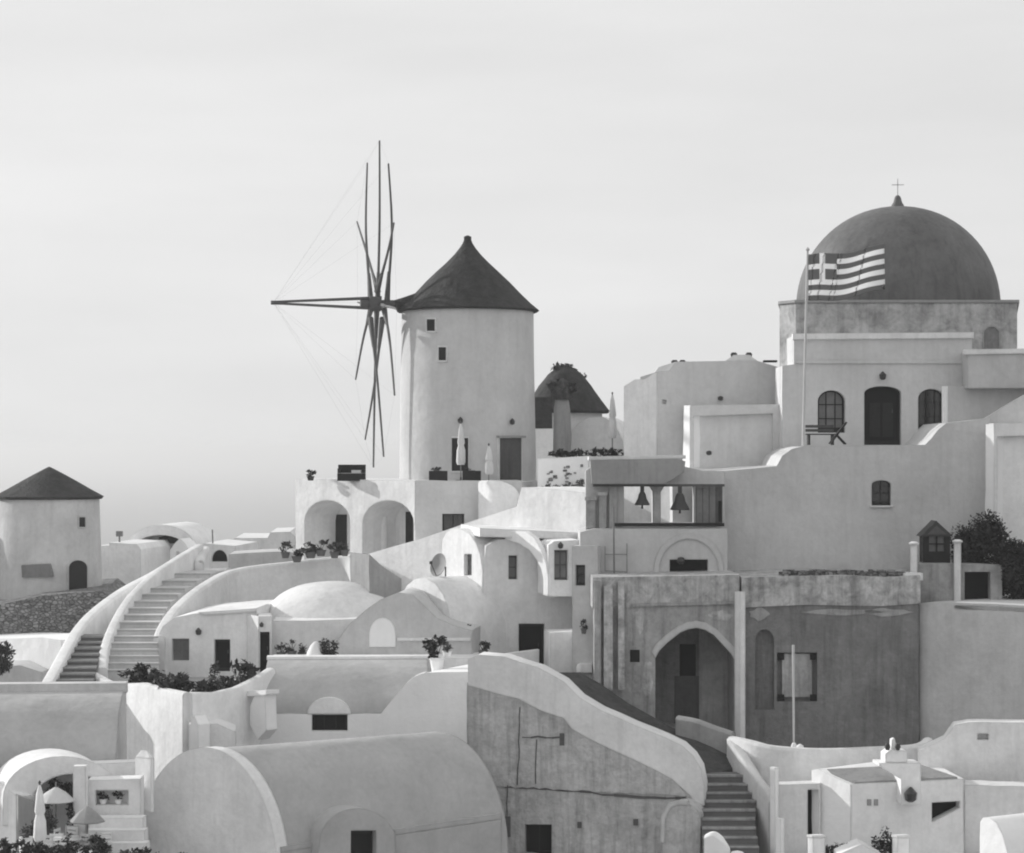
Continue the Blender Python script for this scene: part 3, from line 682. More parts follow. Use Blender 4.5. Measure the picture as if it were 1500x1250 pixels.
# ------------------------------------------------------------------ sloping ramp wall and the white house with buttress
def ramp_house():
    pl = Plane(858, 98, -42)
    o = wall(None, pl, [(536, 930), (538, 812), (575, 801), (615, 790), (690, 764), (757, 742), (764, 714), (790, 715), (858, 722), (858, 930)], 3.5, (), 'white', .3, 'ramp_wall'); tag(o, 'long bright white ramp wall rising toward the windmill', 'wall')
    L, Rr, xy = corner(707, 96.6, 650, -58, 846, 10)
    t = thing('white_house', 'white two storey house with curved end, arched buttress and black doorway', 'house', P(740, 990, 96))
    s1 = rect(680, 812, 691, 843)
    wall(t, L, [(648, 950), (648, 792), (654, 780), (664, 774), (676, 775), (688, 782), (697, 795), (703, 812), (707, 836), (707, 950)], 6, [s1], 'white', .25, 'end_wall'); window(t, L, s1, .25, m='greywood', frame='greywood', bars=(0, 1))
    s2, s3, d1 = rect(745, 814, 758, 849), rect(793, 806, 816, 852), rect(760, 914, 798, 990)
    wall(t, Rr, [(707.3, 1010), (707.3, 838), (712, 800), (730, 790), (846, 792), (846, 1010)], 4.5, [s2, d1], 'white', .35, 'front_wall')
    window(t, Rr, s2, .35, m='greywood', frame='midwood', bars=(0, 1)); door(t, Rr, d1, .35, m='black')  # black slab paints the dark inside the open doorway
    by = Plane(804, 94.3, 10); s3 = rect(812, 806, 832, 850)
    wall(t, by, [(803.5, 874), (803.5, 799), (812, 793), (850, 791), (850, 874)], 2.4, [s3], 'white', .3, 'projecting_bay', base=False); window(t, by, s3, .3, m='greywood', frame='midwood')
    mb = MB(); slab(mb, [Rr.at(x, y, .55) for x, y in ((700, 786), (700, 773), (852, 780), (852, 790))], Rr.n, 5.2); mb.build('roof_slab', 'white', t)
    bp = Plane(804, 94.2, -54)
    outl = [(739, 790), (746, 782), (757, 778), (769, 778), (782, 787), (792, 804), (799, 824), (803, 845), (803, 872), (796, 872), (796, 850), (793, 834), (786, 820), (776, 806), (760, 796)]
    wall(t, bp, outl, .22, (), 'bright', .2, 'arched_buttress', base=False)
    lamp(by, 820, 799, 'black lamp above the shuttered window of the white house', s=.9)
    # half-height wall in the doorway
    pw = Plane(775, 93.6, 6); wall(t, pw, [(716, 1010), (716, 962), (790, 952), (790, 1010)], .4, (), 'offwhite', .2, 'porch_wall')
    pw = Plane(838, 93.2, 8)
    o = wall(None, pw, [(806, 1010), (806, 927), (869, 924), (869, 1010)], 1.6, (), 'white', .2, 'screen_wall'); tag(o, 'square white screen wall between the white house and the ruin', 'wall')
    mb = MB(); box(mb, P(858, 985, 92.4), .5, .4, .35); lathe(mb, P(850, 985, 92.3), [(.14, 0), (.16, .2), (.1, .34)], 10); tag(mb.build('water_tank', 'bright', None, P(855, 985, 92.4)), 'small white tank against the square screen wall', 'tank')
    # satellite dish
    c = P(646, 829, 97.2); t = thing('satellite_dish', 'satellite dish fixed to the bright end of the white house', 'satellite dish', c - UP * .5)
    mb = MB(); ax = Vector((-.75, -.62, .25)).normalized(); s = ax.cross(UP).normalized(); u = s.cross(ax); vs = []; fs = []; n = 20
    for j in range(5):
        r = .5 * j / 4
        for k in range(n): a = 2 * math.pi * k / n; vs.append(c + s * math.cos(a) * r + u * math.sin(a) * r + ax * (r * r * .7))
    vs2 = [v - ax * .02 for v in vs]
    for j in range(4):
        for k in range(n): fs.append((j * n + k, j * n + (k + 1) % n, (j + 1) * n + (k + 1) % n, (j + 1) * n + k))
    m = len(vs); fs += [tuple(i + m for i in reversed(f)) for f in fs] + [(4 * n + k, 4 * n + (k + 1) % n, m + 4 * n + (k + 1) % n, m + 4 * n + k) for k in range(n)]
    mb.add(vs + vs2, fs); mb.build('reflector', 'greyplaster', t)
    mb = MB(); tube(mb, [c - u * .45 + ax * .15, c + ax * .55], .02, 6); box(mb, c + ax * .55 - UP * .05, .12, .12, .12); mb.build('feed_arm', 'metal', t)
    mb = MB(); tube(mb, [c - ax * .02, c - ax * .25, c - ax * .25 - UP * .6], .035, 6); mb.build('mast', 'metal', t)
    # pots at the head of the front wall
    potted(P(640, 985, 88.2), 1.5, .9, 'white pot with dark shrub at the corner of the cream vault house', pot='bright', n=260)
    potted(P(655, 962, 90.5), .6, .6, 'grey leafed plant behind the white corner pot', pot='bright', leaf='leafmid')
    potted(P(708, 955, 91.6) - UP * .15, .55, .6, 'dark plant left of the black doorway of the white house')
    potted(P(683, 922, 95) - UP * .2, .45, .6, 'dark plant at the foot of the bright curved house end')
    for i, (px, py) in enumerate(((412, 962), (428, 960), (443, 962))):
        potted(P(px, py + 4, 94.2), .75, .6, 'low spiky plant along the wall of the domed house', 'spiky plants by the dome', n=90)
    bush(P(484, 962, 92.6), .5, .4, .42, 420, .08, 'dark leggy bush between white cone and gable')
    mb = MB(); lathe(mb, P(463, 968, 92.8), [(.42, 0), (.38, .3), (.24, .6), (.1, .74), (.02, .78)], 20, wob=.05); tag(mb.build('chimney_cone', 'white', None, P(463, 968, 92.8)), 'white cone shaped chimney beside the dark bush', 'chimney')
ramp_house()

# ------------------------------------------------------------------ roofs behind the belfry
def behind():
    Yc = 126; px = lambda v: v / F * Yc
    C = Vector((X(828, Yc), Yc, ZC - 4)); t = thing('windmill', 'farther windmill showing only its dark rounded conical roof', 'windmill', C)
    mb = MB(); lathe(mb, C, [(px(56), 0), (px(54), Z(600, Yc) - C.z)], 40); mb.build('tower', 'cream', t)
    mb = MB(); lathe(mb, Vector((C.x, C.y, 0)), [(px(a), Z(b, Yc)) for a, b in ((62, 606), (64, 602), (52, 586), (38, 566), (25, 549), (14, 540), (6, 536), (1, 534.6))], 60, wob=.02, rag=.03); leaves(mb, Vector((C.x, C.y, Z(548, Yc))), px(24), px(24), px(14), 220, .16); mb.build('cap', 'roofdark', t, smooth=40)
    pl = Plane(800, 118, 0)
    o = wall(None, pl, [(780, 720), (780, 582), (809, 582), (809, 720)], 1.5, (), 'roofdark', .2, 'dark_shed'); tag(o, 'dark timber shed front between the windmill and thatched umbrella', 'shed')
    o = wall(None, Plane(800, 116, 0), [(776, 720), (776, 628), (815, 628), (815, 720)], 1, (), 'white', .2, 'low_wall'); tag(o, 'low pale wall under the dark timber shed', 'wall')
    # thatched umbrella
    Y = 112; c = on(823, Y, Z(668, Y)); t = thing('thatched_umbrella', 'closed umbrella with a ragged thatched top behind the hedge', 'umbrella', c)
    mb = MB(); lathe(mb, c, [(.42, 0), (.44, 1.0), (.4, 2.2), (.3, 2.9)], 18, wob=.12); mb.build('canopy', 'greyplaster', t)
    mb = MB(); lathe(mb, c + UP * 2.6, [(.42, .1), (.5, .35), (.4, .7), (.22, 1.0), (.05, 1.15)], 18, wob=.2, rag=.08); leaves(mb, c + UP * 3.1, .62, .62, .5, 420, .13); mb.build('thatch', 'thatch', t, smooth=0)
    mb = MB(); tube(mb, [c, c + UP * 3.6], .05, 6); mb.build('pole', 'greywood', t)
    closed_umbrella(on(897, 111, Z(668, 111)), 3.0, 'closed grey umbrella by the left end of the upper white house', m='offwhite')
    o = wall(None, Plane(870, 113, -12), [(828, 720), (832, 640), (845, 622), (862, 612), (884, 611), (900, 620), (912, 645), (925, 720)], 4, (), 'offwhite', .2, 'white_vault'); tag(o, 'small white vault roof behind the dark hedge', 'roof')
    # hedge planter
    c = on(872, 108, Z(672, 108)); t = thing('hedge', 'long low dark hedge in front of the two closed umbrellas', 'hedge', c)
    mb = MB()
    for i in range(12): leaves(mb, c + Vector((-1.9 + i * .34, 0, .22)), .3, .35, .25, 130, .09)
    mb.build('foliage', 'leaf', t, smooth=0)
    mb = MB()
    for i in range(9): tube(mb, [c + Vector((-1.8 + i * .45, 0, -.05)), c + Vector((-1.75 + i * .45, 0, .3))], .03, 5)
    mb.build('stem', 'midwood', t)
    pl = Plane(820, 104.5, -4); t = thing('planter_wall', 'white wall with rough patterned face below the hedge', 'wall', P(825, 760, 104))
    wall(t, pl, [(787, 800), (787, 672), (862, 668), (862, 800)], 5, (), 'bright', .2)
    mb = MB()
    for i in range(26):
        x = random.uniform(793, 856); y = random.uniform(680, 716); q = pl.at(x, y, .0); box(mb, q - UP * .05, random.uniform(.06, .22), .08, random.uniform(.05, .14))
    o = mb.build('rubble_stone', 'stone', t); o['kind'] = 'stuff'
    for k in range(4): potted(P(800 + k * 17, 728 - k * 2, 103.8), .6, .55, 'grey potted plant in the row under the patterned wall', 'plants under the patterned wall', leaf='leafmid', n=90)
    # upper white house
    L, Rr, xy = corner(962, 104, 914, -55, 1146, 3)
    t = thing('upper_house', 'white flat topped house with small chimneys left of the church', 'house', P(1000, 720, 104))
    wall(t, L, [(914, 760), (914, 566), (930, 556), (944, 556), (962, 545), (962, 760)], 6, (), 'white', .2, 'side_wall')
    h1 = rect(970, 586, 976, 592)
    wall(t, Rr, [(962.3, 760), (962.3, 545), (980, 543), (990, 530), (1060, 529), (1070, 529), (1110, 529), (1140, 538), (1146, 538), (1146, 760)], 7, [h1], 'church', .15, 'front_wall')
    for x, y, w in ((994, 535, .45), (1086, 524, .85)):
        c = P(x, y + 6, 106); mb = MB(); lathe(mb, c, [(w * 1.0, -.3), (w * .85, .05), (w * .55, .22), (w * .5, .3)], 14); ch = mb.build('chimney', 'church', t)
        mb = MB()
        for k in (-1, 1): lathe(mb, c + Vector((k * w * .4, 0, .22)), [(.13, 0), (.16, .12), (.1, .2)], 8)
        mb.build('chimney_pot', 'metal', ch)
    mb = MB(); box(mb, P(1128, 531, 105), .6, .5, .09); mb.build('roof_hatch', 'darkwood', t)
    L2, R2, xy2 = corner(1011, 101, 998, -60, 1140, 2)
    t = thing('annex_block', 'grey box annex with a sunlit edge in front of the upper white house', 'house', P(1070, 720, 101))
    wall(t, L2, [(998, 740), (1002, 594), (1011, 594), (1011, 740)], 1, (), 'bright', .2, 'side_wall')  # paler than the front: sunlight on this edge put into its colour
    rr = [(1016, 685), (1016, 610), (1132, 606), (1132, 685)]
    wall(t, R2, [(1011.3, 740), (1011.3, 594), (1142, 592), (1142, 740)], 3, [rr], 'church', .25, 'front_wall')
    for x, y in ((1055, 587), (1038, 667)):
        mb = MB(); lathe(mb, R2.at(x, y, .12) if y > 600 else Rr.at(x, y, .1), [(.05, 0), (.12, .04), (.12, .16), (.04, .2)], 8); mb.build('spotlight', 'metal', t)
    o = wall(None, Plane(1000, 98.6, -3), [(985, 790), (1000, 705), (1010, 690), (1145, 681), (1145, 790)], 2.2, (), 'offwhite', .2, 'parapet_wall'); tag(o, 'pale parapet running from the belfry to the church terrace', 'parapet')
behind()

# ------------------------------------------------------------------ church
def church():
    pl = Plane(1290, 100, 0)
    t = thing('church', 'large domed church with weathered drum and arched dark windows', 'church', P(1290, 660, 100))
    w1, d1, w2 = arch(1198, 1238, 572, 634, 588), arch(1266, 1320, 566, 652, 576), arch(1345, 1384, 570, 630, 584)
    wall(t, pl, [(1146, 690), (1146, 536), (1163, 534), (1163, 492), (1424, 490), (1424, 520), (1445, 520), (1445, 690)], 2.6, [w1, d1, w2], 'church', .4, 'facade', base=False)
    for w in (w1, w2): window(t, pl, w, .4, m='greywood' if w is w1 else 'glass', bars=(2, 2), fw=.16)
    door(t, pl, d1, .4, m='black', fw=.12)
    for x0, x1 in ((1276, 1291), (1295, 1310)):
        mb = MB(); slab(mb, [pl.at(x, y, -.33) for x, y in rect(x0, 590, x1, 640)], pl.n, .03); mb.build('door_panel', 'darkwood', t)
    mb = MB(); slab(mb, [pl.at(x, y, .12) for x, y in ((1161, 498), (1161, 489), (1426, 487), (1426, 496))], pl.n, .4); mb.build('coping', 'white', t)
    mb = MB(); slab(mb, [pl.at(x, y, .07) for x, y in rect(1166, 528, 1424, 533)], pl.n, .12); mb.build('string_course', 'church', t)
    L, Rr, xy = corner(1166, 102, 1142, -62, 1490, 0)
    mb = MB(); xy = [xy[0], xy[1], xy[2], (X(1486, 113.5), 113.5), (X(1148, 113.5), 113.5)]; prism(mb, xy, ZC, Z(444, 102)); dr = mb.build('drum', 'drum', t)
    mb = MB(); cx = sum(p[0] for p in xy) / 5; cy = sum(p[1] for p in xy) / 5
    prism(mb, [(cx + (x - cx) * 1.015, cy + (y - cy) * 1.015) for x, y in xy], Z(444, 102) + .003, Z(439.5, 102)); mb.build('cornice', 'greyplaster', t)
    Yd = 107; rd = X(1464, Yd) - X(1316, Yd); zb = Z(441, 102) - .05; h = Z(303, Yd) - zb; n = 20
    C = Vector((X(1315, Yd), Yd, zb))
    mb = MB(); lathe(mb, C, [(rd, -.1), (rd * 1.0, .05)] + [(rd * math.cos(R(88 * i / n)) ** .97, .05 + (h - .05) * math.sin(R(88 * i / n)) / math.sin(R(88))) for i in range(1, n + 1)], 72); dm = mb.build('dome', 'dome', t, smooth=60)
    px = lambda v: v / F * Yd
    mb = MB(); lathe(mb, C + UP * (h - .05), [(px(11), 0), (px(9), px(4)), (px(6.5), px(8)), (px(5), px(14)), (px(3.5), px(17)), (px(1), px(18.5))], 14); mb.build('finial', 'dome', dm)
    z0 = C.z + h + px(16); mb = MB(); beam(mb, Vector((C.x, C.y, z0)), Vector((C.x, C.y, Z(262, Yd))), .03); beam(mb, Vector((C.x - .28, C.y, Z(271, Yd))), Vector((C.x + .28, C.y, Z(271, Yd))), .03); mb.build('cross', 'ruinlight', dm)
    nch = arch(1441, 1463, 479, 516, 490)
    pts = [Rr.at(x, y, .03) for x, y in nch]; mb = MB(); slab(mb, pts, Rr.n, .1); w = mb.build('niche', 'ruindark', t)
    mb = MB(); q = [Rr.at(x, y, .06) for x, y in nch]; slab(mb, inset(q, -.12), Rr.n, .1, [q], None); mb.build('niche_surround', 'drum', t)
    lamp(pl, 1292, 551, 'round lamp above the church door', s=1.2)
    # right wing
    t = thing('church_wing', 'plain flat roofed wing with deep shaded overhang right of the church', 'house', P(1470, 660, 98))
    p2 = Plane(1450, 98.5, -2); wall(t, p2, [(1418, 569), (1416, 515), (1740, 511), (1740, 569)], 9, (), 'retaining', .3, 'upper_wall', base=False)
    wall(t, Plane(1450, 99.4, 0), [(1388, 700), (1388, 566), (1740, 566), (1740, 700)], 5, (), 'church', .3, 'lower_wall', base=False)
    mb = MB(); slab(mb, [p2.at(x, y, .1) for x, y in ((1412, 520), (1412, 512), (1742, 508), (1742, 514))], p2.n, .5); mb.build('coping', 'white', t)
    mb = MB(); tube(mb, [P(1384, 566, 98.2), P(1384, 640, 98.2)], .13, 10); tag(mb.build('white_post', 'bright', None, P(1384, 640, 98.2)), 'slim white post beside the right church window', 'post')
    o = wall(None, Plane(1480, 95.4, -8), [(1436, 690), (1436, 617), (1448, 610), (1470, 596), (1500, 579), (1540, 560), (1740, 556), (1740, 690)], 1.2, (), 'retaining', .3, 'gable_wall', base=False); tag(o, 'sloping plaster gable beyond the end of the church terrace', 'wall')
church()
def terrace_church():
    pl = Plane(1250, 95, 0); t = thing('retaining_wall', 'huge smooth grey retaining wall under the church with one small window', 'wall', P(1220, 860, 95))
    w = arch(1277, 1305, 704, 741, 710)
    wall(t, pl, [(985, 860), (985, 712), (1008, 700), (1062, 690), (1138, 683), (1146, 668), (1160, 658), (1175, 654), (1355, 652), (1364, 643), (1374, 630), (1386, 620), (1450, 613), (1450, 860)], 7, [w], 'retaining', .3, 'wall')
    window(t, pl, w, .3, bars=(1, 1), fw=.12, sill=True)
    # framed bay at the right
    L, Rr, xy = corner(1456, 93.9, 1442, -55, 1740, 0); t = thing('framed_bay', 'tall pale wall bay framed by a bright pilaster and lintel', 'wall', P(1480, 860, 94))
    wall(t, L, [(1442, 860), (1444, 622), (1456, 620), (1456, 860)], .9, (), 'bright', .2, 'pilaster_side')
    wall(t, Rr, [(1456.3, 860), (1456.3, 620), (1740, 616), (1740, 860)], 2, [[(1461, 815), (1461, 640), (1590, 636), (1590, 815)]], 'white', .3, 'bay_wall')
    # bench and table on the terrace
    z = Z(652, 97); c = on(1207, 98.0, z); t = thing('bench', 'dark slatted bench under the left church window', 'bench', c)
    for k in range(3):
        mb = MB(); beam(mb, c + Vector((-.75, -.2 + k * .2, .45)), c + Vector((.45, -.2 + k * .2, .45)), .14, .05); mb.build('seat_slat', 'darkwood', t)
    for k in range(2):
        mb = MB(); beam(mb, c + Vector((-.75, .28, .62 + k * .17)), c + Vector((.45, .3, .62 + k * .17)), .05, .12); mb.build('back_slat', 'midwood', t)
    for x in (-.65, .35):
        mb = MB(); box(mb, c + Vector((x, 0, 0)), .08, .5, .44); mb.build('leg', 'darkwood', t)
    c = on(1229, 96.8, z); t = thing('deck_chair', 'folded dark deck chair beside the bench on the church terrace', 'chair', c)
    mb = MB(); beam(mb, c + Vector((-.35, 0, .05)), c + Vector((.35, .2, .95)), .09, .05); beam(mb, c + Vector((-.35, .5, .05)), c + Vector((.35, .5, .95)), .09, .05); mb.build('frame', 'darkwood', t)
    mb = MB(); slab(mb, [c + Vector((-.28, .05, .18)), c + Vector((-.28, .45, .18)), c + Vector((.32, .45, .92)), c + Vector((.32, .05, .92))], Vector((.77, 0, -.63)), .03); mb.build('sling', 'cushion', t)
    mb = MB(); beam(mb, c + Vector((.3, .05, .03)), c + Vector((-.1, .05, .45)), .06); beam(mb, c + Vector((.3, .45, .03)), c + Vector((-.1, .45, .45)), .06); mb.build('prop', 'darkwood', t)
    # flag pole and flag
    c = P(1176, 662, 95.6); t = thing('flagpole', 'tall pale flagpole standing on the corner of the church terrace', 'flagpole', c)
    top = P(1183, 368, 95.6); mb = MB(); tube(mb, [c - UP * .4, c + (top - c) * .5, top], .06, 10, .045); mb.build('pole', 'polelight', t)
    mb = MB(); lathe(mb, top, [(.045, 0), (.09, .06), (.05, .14), (.01, .16)], 10); mb.build('finial', 'polelight', t)
    # greek flag, real cloth with a wave
    W, H = 3.25, 1.95; nx, ny = 54, 36; org = P(1184, 373, 95.6); vs = []; mb = MB()
    def fp(i, j):
        u = i / nx; v = j / ny
        x = u * W * .97; zz = -v * H * (1 - .12 * u) + .42 * (u ** 1.2) * (1 - .35 * v) - .16 * math.sin(u * 3.0 + .4) * u ** .5 * .8
        y = .17 * math.sin(u * 8.5 + v * 1.2) * (u ** .7)
        return org + Vector((x, y, zz + .05 * math.sin(u * 9 + v)))
    vs = [fp(i, j) for j in range(ny + 1) for i in range(nx + 1)]
    for j in range(ny):
        for i in range(nx):
            s = j * 9 // ny; white = s % 2 == 1
            if i < 20 and s < 5:                                    # canton with the cross
                white = 8 <= i < 12 or 8 <= j < 12
            mb.add([vs[j * (nx + 1) + i], vs[j * (nx + 1) + i + 1], vs[(j + 1) * (nx + 1) + i + 1], vs[(j + 1) * (nx + 1) + i]], [(0, 3, 2, 1)], 1 if white else 0)
    o = mb.build('flag', ['flagdark', 'flagwhite'], None, org, smooth=0)
    bm = bmesh.new(); bm.from_mesh(o.data); bmesh.ops.remove_doubles(bm, verts=bm.verts, dist=.001); bm.to_mesh(o.data); bm.free()
    o.data.polygons.foreach_set('use_smooth', [True] * len(o.data.polygons))
    md = o.modifiers.new('cloth', 'SOLIDIFY'); md.thickness = .012
    tag(o, 'striped flag with white cross in its corner, flying before the dome', 'flag')
terrace_church()

# ------------------------------------------------------------------ belfry and chapel wall
def belfry():
    pl = Plane(960, 94, 0); t = thing('belfry', 'low belfry wall with two openings for the hanging bells', 'belfry', P(960, 790, 94))
    o1, o2, o3 = rect(914, 712, 956, 766), rect(968, 712, 1016, 766), rect(1019, 710, 1058, 770)
    mb = MB(); slab(mb, [pl.at(x, y) for x, y in ((858, 790), (858, 690), (866, 684), (1004, 684), (1030, 690), (1062, 690), (1062, 790))], pl.n, .7, [[pl.at(x, y) for x, y in h] for h in (o1, o2)], None); mb.build('wall', 'retaining', t)
    mb = MB(); slab(mb, [pl.at(x, y, .75) for x, y in ((866, 709), (864, 674), (990, 672), (1002, 676), (1000, 692), (984, 702), (972, 709))], pl.n, 1.4); mb.build('canopy', 'greyplaster', t)
    mb = MB(); slab(mb, [pl.at(x, y, .5) for x, y in ((862, 674.5), (862, 669), (1003, 667), (1003, 672))], pl.n, 1.6); mb.build('coping', 'offwhite', t)
    for x0, x1, yt in ((858, 872, 733), (877, 888, 726), (892, 904, 712)):
        mb = MB(); slab(mb, [pl.at(x, y, .28) for x, y in rect(x0, yt, x1, 774)], pl.n, .3); p = mb.build('pier', 'ruin', t)
        mb = MB(); slab(mb, [pl.at(x, y, .32) for x, y in rect(x0 - 1.5, yt - 5, x1 + 1.5, yt)], pl.n, .36); mb.build('capital', 'ruinlight', p)
    mb = MB(); slab(mb, [pl.at(x, y, .1) for x, y in ((957, 722), (950, 711), (974, 711), (967, 722), (967, 767), (957, 767))], pl.n, .3); mb.build('mullion', 'ruin', t)
    mb = MB(); slab(mb, [pl.at(x, y, .05) for x, y in o3], pl.n, .12); sh = mb.build('shutter', 'midwood', t)
    for x in (1020, 1029.5, 1039):
        mb = MB(); slab(mb, [pl.at(a, b, .09) for a, b in rect(x, 713, x + 8.6, 766)], pl.n, .04); mb.build('plank', 'greywood', sh)
    mb = MB(); slab(mb, [pl.at(x, y, .1) for x, y in rect(1052.5, 734, 1057, 764)], pl.n, .05); mb.build('dark_gap', 'black', sh)
    mb = MB(); beam(mb, pl.at(900, 768.5, .25), pl.at(1060, 768.5, .25), .12, .13); mb.build('rail', 'darkwood', t)
    mb = MB(); beam(mb, pl.at(868, 711, .35), pl.at(1060, 711, .35), .14, .1); bm_ = mb.build('bell_beam', 'midwood', t)
    o = wall(None, Plane(955, 97.5, -50), [(880, 900), (880, 712), (1030, 712), (1030, 900)], .5, (), 'cream', .2, 'back_wall', base=True); tag(o, 'pale wall added behind the belfry openings to make them bright', 'wall')  # added wall, turned to the sun so the openings look bright
    for px, yt, yb, r, lab in ((940, 712, 740, .31, 'smaller black bell hanging in the belfry opening next to the piers'), (995, 712, 747, .4, 'larger black bell hanging in the belfry opening next to the shutter')):
        c = pl.at(px, yt, .35); h = (yb - yt) / F * 94
        b = thing('bell', lab, 'bell', c)
        hh = h * .72; z0 = c - UP * h
        mb = MB(); lathe(mb, z0, [(r * .96, 0), (r, .03), (r * .84, hh * .22), (r * .58, hh * .5), (r * .47, hh * .78), (r * .3, hh * .96), (r * .06, hh)], 20); mb.build('bell_body', 'metal', b)
        mb = MB(); box(mb, z0 + UP * hh * .98, .16, .12, h - hh * .98 + .03); mb.build('yoke', 'metal', b)
        mb = MB(); tube(mb, [z0 + UP * hh * .5, z0 - UP * .14], .02, 6, .05); mb.build('clapper', 'metal', b)
    # chapel wall below
    p2 = Plane(950, 93, 0); t = thing('chapel_wall', 'grey chapel wall with faint blind arch below the belfry', 'wall', P(950, 860, 93))
    sl = rect(981, 820, 1037, 841)
    wall(t, p2, [(850, 900), (850, 780), (870, 775), (1066, 775), (1066, 900)], 4, [sl], 'retaining', .5)
    mb = MB(); slab(mb, [p2.at(x, y, -.42) for x, y in sl], p2.n, .05); mb.build('dark_slot', 'black', t)
    mb = MB(); A = arch(958, 1060, 781, 845, 832, 18); I = arch(966, 1052, 790, 845.2, 834, 18); slab(mb, [p2.at(x, y, .06) for x, y in A + list(reversed(I))], p2.n, .12); mb.build('blind_arch', 'retaining', t)
    mb = MB(); lathe(mb, p2.at(997, 822, .12), [(.08, -.12), (.16, 0), (.12, .14), (.03, .17)], 10); mb.build('spotlight', 'metal', t)
    mb = MB(); c = p2.at(898, 700, .4); tube(mb, [p2.at(898, 742, .4), p2.at(899, 840, .4)], .035, 6); tag(mb.build('drain_pipe', 'greywood', None, p2.at(899, 840, .4)), 'thin vertical pipe on the chapel wall under the piers', 'pipe')
    mb = MB()
    for a, b in (((886, 800), (886, 836)), ((918, 796), (918, 838)), ((886, 836), (918, 838)), ((886, 812), (918, 812))): beam(mb, p2.at(*a, .2), p2.at(*b, .2), .04)
    tag(mb.build('metal_frame', 'greyplaster', None, p2.at(900, 838, .2)), 'thin metal frame fixed to the chapel wall left of the blind arch', 'frame')
    p3 = Plane(848, 92.6, -14); t = thing('stair_tower', 'narrow grey wall strip with a small dark window left of the chapel', 'wall', P(855, 990, 92.6))
    w = rect(843, 828, 857, 858); wall(t, p3, [(838, 1000), (838, 800), (876, 800), (876, 1000)], 2, [w], 'retaining', .25); window(t, p3, w, .25, bars=(0, 1))
    potted(P(855, 925, 92.2) - UP * .1, .55, .4, 'dark potted plant on top of the square screen wall')
belfry()

